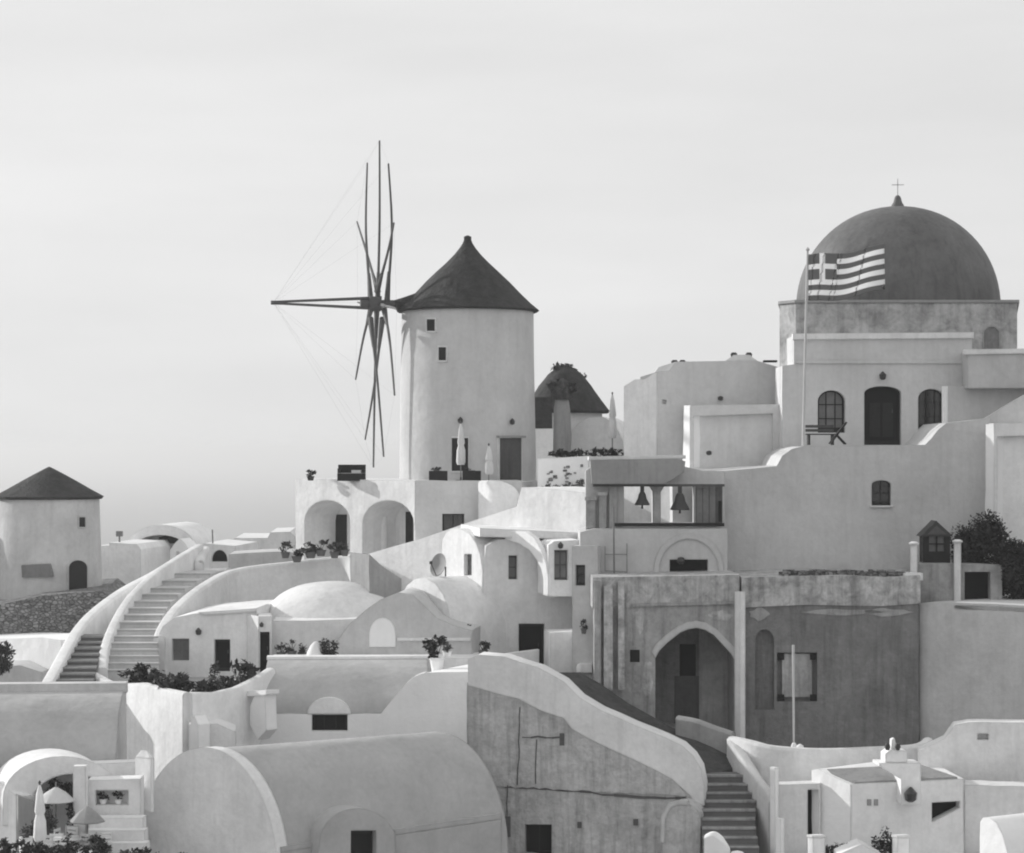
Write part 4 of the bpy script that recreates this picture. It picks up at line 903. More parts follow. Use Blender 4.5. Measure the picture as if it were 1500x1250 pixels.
# ------------------------------------------------------------------ the ruin
def ruin():
    pl = Plane(980, 90, 0)
    t = thing('ruined_house', 'weathered grey ruin with a big open arch and boarded window', 'ruin', P(1080, 1090, 90))
    A = [(960, 1068), (960, 964), (966, 953), (978, 941), (996, 927), (1008, 922), (1020, 920), (1033, 923), (1046, 931), (1060, 946), (1071, 958), (1075, 966), (1075, 1080)]
    sq = rect(923, 952, 937, 970)
    wall(t, pl, [(872, 1085), (872, 862), (1081, 862), (1081, 1085)], 6, [A], 'ruin', 2.7, 'arch_wall')
    mb = MB(); slab(mb, [pl.at(x, y, .012) for x, y in sq], pl.n, .1); mb.build('vent_hole', 'black', t)
    def bk(poly, name, m, off=.05):
        mb = MB(); slab(mb, [pl.at(x, y) - pl.n * (2.7 - off) for x, y in poly], pl.n, .08); return mb.build(name, m, t)
    bk([(953, 1085), (953, 915), (1082, 915), (1082, 1085)], 'inner_wall', 'ruindark', .02)  # dark sheet paints the shade at the back of the arch
    bk(rect(1003, 952, 1027, 1000), 'dark_window', 'black', .06)
    bk([(1032, 925), (1076, 950), (1076, 1080), (1032, 1080)], 'lit_inner_panel', 'ruin', .04)  # paler sheet paints light on the right inner wall
    bk(rect(995, 1000, 1032, 1080), 'inner_door', 'midwood', .07)
    # pale arch band
    O = [(x + (x - 1018) * .10, y - 9 + (y - 960) * .04) for x, y in A[1:-1]]
    mb = MB(); slab(mb, [pl.at(x, y, .04) for x, y in O + list(reversed(A[1:-1]))], pl.n, .2); mb.build('arch_band', 'cream', t)
    mb = MB(); slab(mb, [pl.at(x, y, .05) for x, y in ((868, 892), (868, 846), (1083, 842), (1083, 884))], pl.n, 6.2); mb.build('upper_band', 'ruinlight', t)
    mb = MB(); slab(mb, [pl.at(x, y, .1) for x, y in ((925, 889), (925, 884), (1083, 880), (1083, 885))], pl.n, .2); mb.build('string_course', 'ruin', t)
    for x0, x1, y0, y1, m in ((884, 897, 858, 1010, 'ruinlight'), (905, 914, 852, 1010, 'ruinlight'), (870, 880, 850, 1010, 'ruin')):
        mb = MB(); slab(mb, [pl.at(x, y, .35) for x, y in rect(x0, y0, x1, y1)], pl.n, .4); mb.build('pilaster', m, t)
    L, Rr, xy = corner(1084, 89.3, 1076, -50, 1092, 20)
    mb = MB(); prism(mb, [xy[0], xy[1], xy[2], xy[3]], Z(1100, 89), Z(868, 89)); mb.build('corner_strip', 'white', t)
    p2 = Plane(1200, 89.8, -2)
    w = rect(1138, 956, 1197, 1028); ar = arch(1106, 1134, 922, 1040, 940)
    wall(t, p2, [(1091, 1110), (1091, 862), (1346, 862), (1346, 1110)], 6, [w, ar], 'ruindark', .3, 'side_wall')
    mb = MB(); slab(mb, [p2.at(x, y) - p2.n * .14 for x, y in rect(1146, 958, 1190, 1022)], p2.n, .1); wd = mb.build('boarded_window', 'ruin', t)
    for a, b in ((1140, 958), (1187, 958), (1140, 1018), (1187, 1018)):
        mb = MB(); slab(mb, [p2.at(x, y, -.08) for x, y in rect(a, b, a + 9, b + 9)], p2.n, .08); mb.build('dark_corner', 'black', wd)  # black squares in the four corners of the window
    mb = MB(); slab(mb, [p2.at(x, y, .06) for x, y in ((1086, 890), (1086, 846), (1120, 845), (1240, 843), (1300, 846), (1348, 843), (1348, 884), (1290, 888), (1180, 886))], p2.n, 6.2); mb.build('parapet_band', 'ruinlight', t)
    mb = MB()
    for k in range(110):
        q = p2.at(random.uniform(1150, 1326), 845, -random.uniform(.3, 1.2)); box(mb, q - UP * .05, random.uniform(.1, .35), random.uniform(.1, .3), random.uniform(.08, .3), random.uniform(0, 3))
    mb.build('rubble_top', 'stone', t)['kind'] = 'stuff'
    for pz, cx, cy, ra, rb, m in ((pl, 940, 910, 13, 18, 'ruinlight'), (pl, 949, 1000, 8, 34, 'ruinlight'), (pl, 1055, 902, 20, 9, 'ruinlight'), (p2, 1230, 897, 60, 5, 'ruin'), (p2, 1300, 897, 36, 6, 'ruin'), (p2, 1112, 900, 14, 10, 'ruin')):
        q = [(cx + ra * math.cos(k * .45) * random.uniform(.6, 1.2), cy + rb * math.sin(k * .45) * random.uniform(.6, 1.2)) for k in range(14)]
        mb = MB(); slab(mb, [pz.at(x, y, .012) for x, y in q], pz.n, .05); mb.build('plaster_patch', m, t)
    # right flank
    p3 = Plane(1346, 90, -36)
    o = wall(None, p3, [(1346.5, 1110), (1346.5, 884), (1400, 883), (1560, 890), (1560, 1110)], 6, (), 'cream', .3, 'flank_wall'); tag(o, 'plain plastered wall turning away right of the ruin', 'wall')
    mb = MB(); sweep(mb, [p3.at(1398, 882, -.25), p3.at(1450, 883, -.25), p3.at(1560, 889, -.25)], .5, .3); tag(mb.build('white_coping', 'bright', None, p3.at(1398, 890, -.25)), 'bright white coping strip before the dark bush', 'coping')
    c = P(1163, 1092, 85.5); t = thing('thin_pole', 'thin pale pole in front of the boarded window of the ruin', 'pole', c)
    mb = MB(); tube(mb, [c - UP * .3, P(1162, 945, 85.5)], .032, 8, .05); mb.build('shaft', 'polelight', t)
    mb = MB(); lathe(mb, c - UP * .1, [(.12, 0), (.1, .12), (.05, .2)], 10); mb.build('foot', 'bright', t)
    mb = MB(); lathe(mb, P(1172, 1102, 85), [(.12, 0), (.16, .1), (.12, .24), (.03, .3)], 10); tag(mb.build('white_lamp', 'bright', None, P(1172, 1102, 85)), 'small white globe lamp beside the thin pole', 'lamp')
ruin()
def garden():
    # platform with shrine and shrubs
    zt = Z(884, 91.6); mb = MB(); prism(mb, [(X(1330, 91), 91), (X(1560, 91), 89.3), (X(1560, 95), 95), (X(1330, 95), 95)], zt - 4, zt - .05)
    tag(mb.build('garden_terrace', 'pathstone', None, Vector((X(1400, 92), 92, zt - 4))), 'dark paved garden terrace behind the white coping', 'terrace')
    pl = Plane(1370, 92.2, 0); c = P(1371, 823, 92.2); 
    o = wall(None, Plane(1365, 91.4, 0), [(1347, 905), (1347, 826), (1398, 826), (1398, 905)], 1.6, (), 'ruin', .2, 'masonry_pedestal', base=False); tag(o, 'grey masonry pedestal carrying the little dark shrine', 'pedestal')
    t = thing('shrine', 'little dark wooden shrine with gable roof and glazed front', 'shrine', c)
    wn = rect(1361, 786, 1383, 808)
    wall(t, pl, [(1352, 826), (1352, 785), (1392, 785), (1392, 826)], .8, [wn], 'darkwood', .12, 'case', base=False)
    mb = MB(); slab(mb, [pl.at(x, y, -.08) for x, y in wn], pl.n, .03); pn = mb.build('pane', 'greywood', t)
    mb = MB(); beam(mb, pl.at(1372, 786, .0), pl.at(1372, 808, .0), .06); beam(mb, pl.at(1361, 797, .005), pl.at(1383, 797, .005), .05); mb.build('glazing_bar', 'darkwood', t)
    mb = MB(); slab(mb, [pl.at(x, y, .1) for x, y in ((1348, 786), (1371, 763), (1396, 786))], pl.n, 1.1); rf = mb.build('roof', 'metal', t)
    mb = MB(); slab(mb, [pl.at(x, y, .14) for x, y in ((1358, 783), (1371, 770), (1386, 783))], pl.n, .06); mb.build('gable_panel', 'midwood', t)
    for px, y0, y1, lab in ((1338, 798, 846, 'white gate post left of the little shrine'), (1402, 795, 884, 'white gate post between the shrine and the dark bush')):
        Y = 91.0; c = P(px, y1, Y); t = thing('gate_post', lab, 'post', c)
        h = Z(y0, Y) - c.z; L, Rr, xy = corner(px + 2, Y, px - 5, -40, px + 6, 15); mb = MB(); prism(mb, xy, c.z - .3, c.z + h); mb.build('shaft', 'white', t)
        mb = MB(); cx = sum(p[0] for p in xy) / 4; cy = sum(p[1] for p in xy) / 4; lathe(mb, Vector((cx, cy, c.z + h)), [(.2, 0), (.21, .06), (.1, .12)], 10); mb.build('cap', 'white', t)
    mb = MB(); box(mb, P(1336, 850, 90.4), .75, .6, .28); tag(mb.build('post_plinth', 'white', None, P(1336, 850, 90.4)), 'white plinth at the foot of the left gate post', 'plinth')
    bush(P(1445, 880, 92.6), 1.3, .8, 1.6, 14000, .085, 'big dark rounded bush covering the garden terrace wall', clump=40)
    bush(P(1492, 884, 91.2), .9, .7, 1.3, 8000, .085, 'dark bush spilling over the end of the garden terrace', clump=12)
    bush(P(1410, 884, 92.6), .55, .5, 1.2, 4000, .085, 'narrow dark bush right behind the white gate post', clump=10)
    pl = Plane(1430, 91.2, 0); t = thing('garden_shed', 'low grey shed with a black opening under the big bush', 'shed', P(1430, 884, 91.2))
    h = rect(1413, 838, 1451, 890); wall(t, pl, [(1408, 900), (1408, 826), (1468, 828), (1468, 900)], .9, [h], 'ruin', .6, 'wall', base=False)
    mb = MB(); slab(mb, [pl.at(x, y, -.5) for x, y in h], pl.n, .05); mb.build('dark_opening', 'black', t)
    bush(P(1338, 846, 92.8), .8, .3, .12, 300, .07, 'thin dry dark scrub along the foot of the retaining wall', leaf='leafmid')
garden()

# ------------------------------------------------------------------ dark path, lower stairs, stained stair wall
def lane():
    mb = MB(); rows = [(985, 740, 985, 850, 88.6), (1008, 800, 1002, 880, 88.3), (1045, 850, 1030, 920, 87.6), (1085, 930, 1066, 985, 86.8), (1112, 985, 1084, 1075, 86), (1142, 1015, 1118, 1100, 84.9)]
    vs = []; fs = []
    for pa, a, pb, b, Y in rows: vs += [P(a, pa, Y - .8), P(b, pb, Y + 1.2)]
    for i in range(len(rows) - 1): fs.append((2 * i, 2 * i + 1, 2 * i + 3, 2 * i + 2))
    k = len(vs); vs += [v - UP * 1.5 for v in vs]; fs2 = [tuple(i + k for i in f) for f in fs]
    for i in range(len(rows) - 1): fs2 += [(2 * i, 2 * i + 2, k + 2 * i + 2, k + 2 * i), (2 * i + 1, 2 * i + 3, k + 2 * i + 3, k + 2 * i + 1)]
    fs2 += [(0, 1, k + 1, k), (k - 2, k - 1, 2 * k - 1, 2 * k - 2)]
    mb.add(vs, fs + fs2); tag(mb.build('path', 'pathstone'), None, None, kind='structure')
    stairs('staircase', 'dark worn stone steps going down beside the stained wall', [(1250, 1030, 1112, 80), (1215, 1028, 1106, 81.4), (1185, 1028, 1108, 82.6), (1150, 1024, 1108, 84), (1132, 1012, 1096, 85)], 9, 'stepdark', tread='ruin')
    # stained wall with smooth sloping parapet
    pl = Plane(700, 84, -10); t = thing('stair_wall', 'old stained wall under a smooth grey sloping parapet', 'wall', P(850, 1250, 83))
    wn = rect(769, 1208, 808, 1290)
    wall(t, pl, [(684, 1300), (684, 1000), (750, 1012), (790, 1032), (820, 1042), (840, 1062), (900, 1092), (980, 1132), (1010, 1158), (1026, 1170), (1026, 1300)], 1.2, [wn], 'stained', .35, 'wall')
    window(t, pl, wn, .35, m='black', bars=(1, 1))
    top = [(686, 1004), (686, 966), (700, 959), (740, 962), (790, 978), (826, 998), (850, 1022), (880, 1040), (930, 1062), (975, 1080), (1000, 1092), (1016, 1107), (1027, 1125), (1032, 1150), (1032, 1180), (1018, 1180), (1012, 1166), (985, 1142), (960, 1128), (900, 1100), (862, 1082), (838, 1068), (826, 1052), (806, 1046), (790, 1040), (760, 1024), (735, 1018)]
    wall(t, pl, top, 1.25, (), 'offwhite', .2, 'parapet', off=.06, base=False)
    skin = [(686, 1003), (735, 1016), (760, 1022), (790, 1038), (826, 1050), (838, 1066), (900, 1098), (985, 1140), (1008, 1166)] + [(1008 - i * 9 + random.uniform(-2, 2), 1167 - i * .5 + random.uniform(-1.6, 1.6)) for i in range(1, 33)] + [(712, 1144), (704, 1131), (694, 1113), (686, 1099)]
    mb = MB(); slab(mb, [pl.at(x, y, .045) for x, y in skin], pl.n, .1); mb.build('plaster_skin', 'stained', t)
    for cx, cy, ra, rb, m in ((1002, 1150, 7, 9, 'ruin'),):
        q = [(cx + ra * math.cos(k * .524) * random.uniform(.6, 1.2), cy + rb * math.sin(k * .524) * random.uniform(.6, 1.2)) for k in range(12)]
        mb = MB(); slab(mb, [pl.at(x, y, .062 if cy < 1150 else .015) for x, y in q], pl.n, .05); mb.build('flaked_patch', m, t)
    # dark cracks are open joints between plaster skins
    def crack(pts, w=.09):
        mb = MB(); fine = [((1 - f) * a[0] + f * b[0] + random.uniform(-1, 1), (1 - f) * a[1] + f * b[1] + random.uniform(-1.2, 1.2)) for a, b in zip(pts[:-1], pts[1:]) for f in (0, .33, .66)] + [pts[-1]]; q = [pl.at(x, y, .015 if pts[0][1] > 1090 else .05) for x, y in fine]
        for a, b in zip(q[:-1], q[1:]): beam(mb, a, b, .04, w * random.uniform(.35, 1.1))
        mb.build('crack', 'stain_line', t)
    crack([(684, 1100), (694, 1115), (704, 1133), (712, 1146), (735, 1152), (760, 1154), (800, 1156), (850, 1160), (900, 1165), (960, 1169), (1005, 1170)], .09)
    crack([(762, 1036), (761, 1075), (760, 1110), (758, 1150)], .06); crack([(786, 1082), (785, 1148)], .03)
    crack([(766, 1079), (800, 1080), (826, 1080)], .06); crack([(744, 1151), (743, 1190), (742, 1250)], .08)
    for x, y, w, h in ((820, 1074, 7, 18), (738, 1196, 10, 30), (846, 1204, 6, 9), (928, 1200, 7, 9)):
        mb = MB(); slab(mb, [pl.at(a, b, .06) for a, b in rect(x, y, x + w, y + h)], pl.n, .08); mb.build('hole', 'stain_line', t)
    p2 = Plane(1000, 81.6, -14)
    A = arch(970, 1026, 1176, 1300, 1200); I = arch(977, 1019, 1183, 1300.2, 1206)
    wall(t, p2, A, 1.2, (), 'stained', .2, 'rounded_pier')
    mb = MB(); slab(mb, [p2.at(x, y, .03) for x, y in [(967, 1235), (968, 1196), (978, 1178), (995, 1173), (1008, 1174), (1008, 1180), (995, 1179), (982, 1184), (975, 1200), (974, 1235)]], p2.n, .3); mb.build('pale_edge', 'cream', t)
    par([(994, 1048, 87.4), (1020, 1053, 87), (1045, 1062, 86.7), (1075, 1072, 86.4)], .5, 1.4, 'greyplaster', 'short grey parapet in front of the open arch of the ruin')
    par([(1072, 1078, 86.2), (1100, 1084, 85.2), (1135, 1092, 84.6), (1200, 1096, 84.4), (1270, 1094, 84.8), (1340, 1090, 85.6), (1360, 1080, 86)], .45, 3.0, 'offwhite', 'curved pale wall along the foot of the ruin', 'curved_wall')
    par([(1073, 1080, 86.1), (1092, 1108, 84.6), (1112, 1140, 83), (1128, 1160, 81.8), (1134, 1172, 81)], .4, 3.5, 'cream', 'sloping pale parapet on the right of the dark steps')
    mb = MB(); sweep(mb, smooth_path([P(1034, 1222, 79.2), P(1046, 1218, 79.1), P(1060, 1228, 79), P(1068, 1240, 79)]), .5, 2.5); tag(mb.build('stair_newel', 'bright', None, P(1048, 1290, 79)), 'bright white rounded newel at the foot of the dark steps', 'newel')
    mb = MB(); lathe(mb, P(1080, 1275, 78.6), [(.28, -.6), (.28, .5), (.2, .62), (.05, .66)], 14); tag(mb.build('white_bollard', 'bright', None, P(1080, 1275, 78.6)), 'small white bollard below the dark steps', 'bollard')
lane()

# ------------------------------------------------------------------ foreground: planted terrace, vault houses
def terrace_left():
    pts = [(136, 984, 90.5), (160, 997, 89), (185, 1001, 87.6), (215, 1000, 86.2), (245, 1008, 84.8), (275, 1014, 83.4), (310, 1014, 84.3), (345, 1006, 85.6), (378, 990, 87.3), (396, 978, 88.5)]
    t = thing('planted_terrace', 'bright white terrace wall holding a dark row of plants before the cave house', 'terrace', P(275, 1110, 88))
    path = [P(*p) for p in pts]; mb = MB(); sweep(mb, path[:6], .4, 6); mb.build('sunlit_wall', 'offwhite', t)
    mb = MB(); q = [path[5] + Vector((.02, .02, -.003))] + path[6:]; sweep(mb, q, .4, 6); mb.build('shaded_wall', 'white', t)
    zf = Z(1026, 87); mb = MB(); prism(mb, [(p.x + .1, p.y + .1) for p in path] + [(X(400, 96), 96.2), (X(228, 96), 96.2), (X(140, 94), 94)], zf - 5, zf); mb.build('floor', 'step', t)
    random.seed(11)
    for i in range(15):
        f = i / 14; px = 202 + f * 175; Y = next(a[2] + (b[2] - a[2]) * (px - a[0]) / (b[0] - a[0]) for a, b in zip(pts[:-1], pts[1:]) if px <= b[0]) + random.uniform(.7, 1.7)
        potted(on(px, Y, zf), random.uniform(.8, 1.3) * (1 if i % 3 else 1.15), random.uniform(.7, 1.15), ('dark leafy potted plant on the white terrace at the foot of the pale staircase' if px < 236 else 'dark leafy potted plant before the square window of the cave house' if px < 292 else 'dark leafy potted plant before the dark door of the cave house' if px < 342 else 'dark leafy potted plant beside the low bench by the cave house'), 'potted plants on the white terrace', pot=random.choice(['clay', 'clay', 'metal', 'bright']), leaf=random.choice(['leaf', 'leaf', 'leafmid']), n=170)
    # small bench in front of the door
    c = on(352, 90.2, zf + .003); t2 = thing('bench', 'low pale bench among the plants before the cave house', 'bench', c)
    mb = MB(); box(mb, c + UP * .38, 1.1, .4, .07); mb.build('seat', 'white', t2)
    for s in (-1, 1): mb = MB(); box(mb, c + Vector((s * .42, 0, 0)), .1, .34, .38); mb.build('leg', 'white', t2)
    # low annex at the foot of the terrace
    o = wall(None, Plane(310, 82.6, 6), [(276, 1200), (276, 1062), (318, 1060), (345, 1072), (345, 1200)], 2, (), 'offwhite', .2, 'low_annex'); tag(o, 'low pale annex tucked under the white terrace wall', 'house')
    o = wall(None, Plane(284, 82.2, -50), [(277, 1200), (277, 1066), (284, 1048), (290, 1062), (290, 1200)], .5, (), 'bright', .2, 'white_fin'); tag(o, 'thin pointed bright fin of wall below the white terrace', 'wall')
terrace_left()
def vault_far():
    # grey roofed house with eyebrow window, and cream gable beside it
    pl = Plane(470, 87.2, 3); t = thing('vault_house', 'house with plain grey curved roof and an eyebrow arch over its window', 'house', P(470, 1110, 87))
    wn = rect(457, 1047, 509, 1071)
    wall(t, pl, [(376, 1200), (376, 1046), (560, 1046), (560, 1200)], 5, [wn], 'bright', .35)
    window(t, pl, wn, .35, m='black', bars=(2, 0))
    H = Z(966, 90.5) - Z(1046, 87.2); prof = [(.05, 0)] + [(.05 + 3.3 * (1 - math.cos(R(a))), H * math.sin(R(a))) for a in range(10, 91, 10)] + [(4.6, H), (4.6, -.02), (.05, -.02)]
    mb = MB(); profile(mb, pl, 386, 628, prof, 1046); mb.build('roof', 'tan', t, smooth=40)
    mb = MB(); q = [(3.15, H - .02), (3.2, H + .1), (3.7, H + .12), (3.7, H - .02)]; profile(mb, pl, 384, 640, q, 1046); mb.build('ridge_coping', 'white', t)
    A = arch(450, 514, 1022, 1046, 1046, 14); mb = MB(); slab(mb, [pl.at(x, y, .05) for x, y in A], pl.n, 2.2); mb.build('eyebrow_arch', 'white', t)
    p2 = Plane(610, 86.6, -24); t = thing('cream_gable_house', 'pale round shouldered gable next to the stained wall', 'house', P(620, 1110, 86.5))
    wall(t, p2, [(541, 1200), (543, 1066), (556, 1048), (575, 1024), (592, 1004), (606, 992), (622, 986), (640, 985), (700, 984), (700, 1200)], 5, (), 'bright', .2)
    mb = MB(); path = smooth_path([p2.at(x, y, -.2) + UP * .05 for x, y in ((541, 1068), (556, 1048), (575, 1024), (592, 1004), (606, 992), (622, 986))], 3); sweep(mb, path, .35, .2); mb.build('edge_coping', 'white', t)
    # terrace slab behind with white edge
    mb = MB(); slab(mb, [Plane(560, 91.5, 0).at(x, y) for x, y in ((392, 1060), (392, 967), (700, 964), (700, 1060))], Vector((0, -1, 0)), 2.5); tag(mb.build('roof_terrace', 'white', None, P(560, 1060, 91.5)), 'flat white roof terrace behind the grey curved roof', 'terrace')
    # chimney and planter left of the roof
    c = P(372, 1060, 85.6); t = thing('chimney', 'bright white angular chimney left of the eyebrow window', 'chimney', c)
    p = Plane(378, 85.6, -48); wall(t, p, [(366, 1062), (366, 1034), (374, 1016), (388, 1012), (390, 1070), (378, 1084)], .5, (), 'bright', .2, 'stack', base=False)
    mb = MB(); slab(mb, [p.at(x, y, .06) for x, y in ((342, 1020), (344, 1014), (392, 1011), (392, 1018), (372, 1020))], p.n, .6); mb.build('cap', 'bright', t)
    planter(374, 88.4, Z(1026, 88.4), .6, .5, 'dark planter box behind the angular white chimney')
    lamp(pl, 397, 1043, 'small dark lamp left of the eyebrow window')
vault_far()
def vault_near():
    axis = Vector((.845, .534, 0)); pl = Plane(300, 78, -29)
    t = thing('barrel_vault_house', 'large cream barrel vaulted house with plain rounded end', 'house', P(300, 1290, 78))
    O = [(192, 1330)] + [(300 + 107 * math.cos(R(180 - k * 6)), 1290 - 193 * math.sin(R(180 - k * 6))) for k in range(31)] + [(408, 1330)]
    foot = lambda q: [Vector((p.x, p.y, min(p.z, ground_z(p.x, p.y) - 1))) if y > 1320 else p for p, (x, y) in zip([pl.at(*w) for w in q], q)]
    mb = MB(); slab(mb, foot(O), -axis, 9.0); mb.build('vault', 'tan', t)
    # thicker end wall
    E = [(x + (x - 300) * .012, y - 2.5 * (1 if y < 1290 else 0)) for x, y in O]
    mb = MB(); slab(mb, [p + pl.n * .06 for p in foot(E)], -axis, .45); mb.build('end_wall', 'white', t)
    c0 = pl.at(407, 1290); side = Vector((axis.y, -axis.x, 0))      # outward normal of the long side
    p2 = Plane(520, 1, math.degrees(math.atan2(axis.y, axis.x))); p2.p0 = Vector((c0.x, c0.y, 0)) - side * .55 ; p2.n = side.copy(); p2.u = axis.copy()
    d1 = rect(514, 1217, 551, 1330); A = [(462, 1330), (466, 1250)] + [(524 + 58 * math.cos(R(180 - k * 10)), 1240 - 56 * math.sin(R(180 - k * 10))) for k in range(2, 17)] + [(580, 1250), (584, 1330)]
    p3 = Plane(520, 1, 0); p3.p0 = p2.p0 + side * 1.1; p3.n = side; p3.u = axis
    wall(t, p3, A, 3.4, [d1], 'tan', .35, 'door_bay'); door(t, p3, d1, .35, m='black')
    ep = Plane(520, 1, 0); ep.p0 = p2.p0 + side * .62; ep.n = side; ep.u = axis
    for x0, x1 in ((412, 470), (578, 735)):
        y = lambda x: 1246 - (x - 400) * .152
        mb = MB(); slab(mb, [ep.at(q, y(q) + d) for q, d in ((x0, 5), (x0, -3), (x1, -3), (x1, 5))], side, .5); mb.build('eave_ledge', 'tan', t)
        wall(t, ep, [(x0, 1330), (x0, y(x0) + 5), (x1, y(x1) + 5), (x1, 1330)], .5, (), 'tan', .2, 'side_wall')
vault_near()
def left_vaults():
    pl = Plane(80, 79.6, 5); t = thing('long_vault_house', 'long low grey vault roof with a shadowed round end below the dark stairs', 'house', P(80, 1150, 79.6))
    H = Z(1016, 83.2) - Z(1150, 79.6); prof = [(0, -3.5), (0, 0)] + [(3.6 * (1 - math.cos(R(k))), H * math.sin(R(k))) for k in range(10, 91, 8)] + [(3.6, H), (4.5, H * .98), (4.7, 0), (4.7, -3.5)]
    mb = MB(); profile(mb, pl, -260, 170, prof, 1150); mb.build('vault', 'tan', t, smooth=40)
    mb = MB(); profile(mb, pl, -260, 174, [(3.5, H - .1), (3.5, H + .26), (4.1, H + .28), (4.1, H - .1)], 1150); mb.build('parapet', 'cream', t)
    A = arch(122, 168, 1076, 1150, 1120)
    # small bright vault over the patio
    p2 = Plane(90, 77.2, 22); t = thing('patio_vault', 'small bright white vault roof over the furnished patio', 'house', P(90, 1200, 77.2))
    O = [(4, 1210)] + [(92 + 88 * math.cos(R(180 - k * 9)), 1170 - 62 * math.sin(R(180 - k * 9))) for k in range(21)] + [(180, 1210)]
    I = [(44, 1210)] + [(106 + 62 * math.cos(R(180 - k * 9)), 1184 - 50 * math.sin(R(180 - k * 9))) for k in range(21)] + [(168, 1210)]
    mb = MB(); slab(mb, [p2.at(x, y) for x, y in O + list(reversed(I))], p2.n, 2.2); mb.build('vault', 'white', t)
    wall(t, p2, [(28, 1260), (28, 1170), (60, 1130), (100, 1120), (150, 1150), (164, 1260)], .9, (), 'offwhite', .2, 'back_wall', off=-1.0)
    mb = MB(); box(mb, P(118, 1215, 76.3) - UP * .8, .42, .42, 2.9); mb.build('pillar', 'white', t)
    o = wall(None, Plane(20, 76.4, -35), [(-220, 1330), (-220, 1140), (0, 1146), (26, 1168), (26, 1330)], 1, [rect(-8, 1182, 6, 1202)], 'white', .2, 'house_corner'); tag(o, 'white house corner with a small grey window beside the patio', 'house')
    o = wall(None, Plane(40, 76, 20), [(26.5, 1330), (26.5, 1166), (52, 1176), (52, 1330)], .5, (), 'greyplaster', .2, 'patio_wall'); tag(o, 'narrow grey wall at the patio entrance', 'wall')
    # walls right of the patio
    o = wall(None, Plane(170, 78.9, 3), [(128, 1260), (128, 1119), (205, 1117), (205, 1260)], .8, (), 'offwhite', .2, 'back_parapet'); tag(o, 'low pale parapet between the patio vault and the bright chimney', 'parapet')
    c = P(212, 1150, 77.6); t = thing('chimney', 'bright white pointed chimney in front of the barrel vault', 'chimney', c)
    L, Rr, xy = corner(221, 77.6, 198, -35, 226, 30); z0, z1, z2 = Z(1190, 77.6), Z(1112, 77.6), Z(1101, 77.6)
    mb = MB(); prism(mb, xy, z0, z1); mb.build('stack', 'bright', t)
    cx = sum(p[0] for p in xy) / 4; cy = sum(p[1] for p in xy) / 4; mb = MB()
    mb.add([(x, y, z1 + .003) for x, y in xy] + [(cx + (x - cx) * .4, cy + (y - cy) * .4, z2) for x, y in xy], [(0, 1, 2, 3), (4, 5, 6, 7), (0, 1, 5, 4), (1, 2, 6, 5), (2, 3, 7, 6), (3, 0, 4, 7)]); mb.build('cap', 'bright', t)
    # patio floor, steps and furniture
    zf = Z(1258, 75); mb = MB(); prism(mb, [(X(-200, 73.4), 73.4), (X(215, 73.4), 73.4), (X(215, 79), 79), (X(-200, 79), 79)], zf - 3, zf); tag(mb.build('patio_floor', 'offwhite', None, Vector((X(90, 76), 76, zf - 3))), 'pale patio floor under tables and chairs', 'patio')
    pw = Plane(168, 76.7, 2); t = thing('niche_ledge', 'pale masonry ledge with a plant niche right of the patio vault', 'ledge', P(168, 1250, 76.7)); nh = rect(140, 1158, 188, 1180)
    wall(t, pw, [(128, 1290), (128, 1143), (206, 1141), (206, 1290)], .9, [nh], 'white', .5)
    for px, lab in ((150, 'small dark plant in the ledge niche next to the patio vault'), (172, 'small dark plant in the ledge niche next to the bright chimney')):
        c_ = pw.at(px, 1179.5, -.2); potted(c_, .45, .4, lab, pot='bright', n=110)
    for k in range(3):
        o = MB(); box(o, P(172, 1258, 75.1 + k * .5) + UP * (-.2), 2.0 - k * .1, .6, .75 + k * .42); tag(o.build('bench_block', 'white', None, P(172, 1258, 75.1 + k * .5)), ('lowest', 'middle', 'topmost')[k] + ' of three white masonry ledges right of the patio', 'ledge')
    closed_umbrella(on(58, 74.0, zf), 2.6, 'closed white umbrella standing on the patio by the hedge', m='bright')
    c = on(82, 75.9, zf); t = thing('open_umbrella', 'open pale umbrella over the patio table', 'umbrella', c)
    mb = MB(); tube(mb, [c, c + UP * 2.35], .03, 8); mb.build('pole', 'greywood', t)
    mb = MB(); lathe(mb, c + UP * 1.72, [(.62, 0), (.63, .03), (.35, .28), (.05, .46)], 10); mb.build('canopy', 'canvas', t, smooth=20)
    mb = MB(); lathe(mb, c, [(.25, 0), (.25, .08), (.05, .1)], 12); mb.build('base', 'metal', t)
    c = on(128, 74.6, zf); t = thing('open_umbrella', 'small grey octagonal umbrella open beside the patio column', 'umbrella', c)
    mb = MB(); tube(mb, [c, c + UP * 1.75], .025, 8); mb.build('pole', 'greywood', t)
    mb = MB(); lathe(mb, c + UP * 1.25, [(.56, 0), (.57, .03), (.3, .32), (.04, .5)], 8); mb.build('canopy', 'greyplaster', t, smooth=15)
    mb = MB(); lathe(mb, c, [(.2, 0), (.2, .07), (.05, .09)], 12); mb.build('base', 'metal', t)
    table(on(100, 74.6, zf), .55, 'round pale table in front of the open umbrella'); table(on(138, 75.0, zf), .5, 'round pale table beside the white masonry ledges')
    chair(on(84, 74.2, zf), .3, 'white slat chair beside the closed white umbrella', 'bright'); chair(on(118, 74.2, zf), -.6, 'pale chair between the two round tables', 'canvas')
    chair(on(152, 74.5, zf), 1.9, 'pale chair at the table near the masonry ledges', 'canvas'); chair(on(104, 75.8, zf), 0, 'pale chair behind the round table under the umbrella', 'canvas')
    bush(on(98, 77.6, zf + 1.5), .5, .4, .45, 420, .08, 'black leafed plant hanging under the patio vault', clump=6)
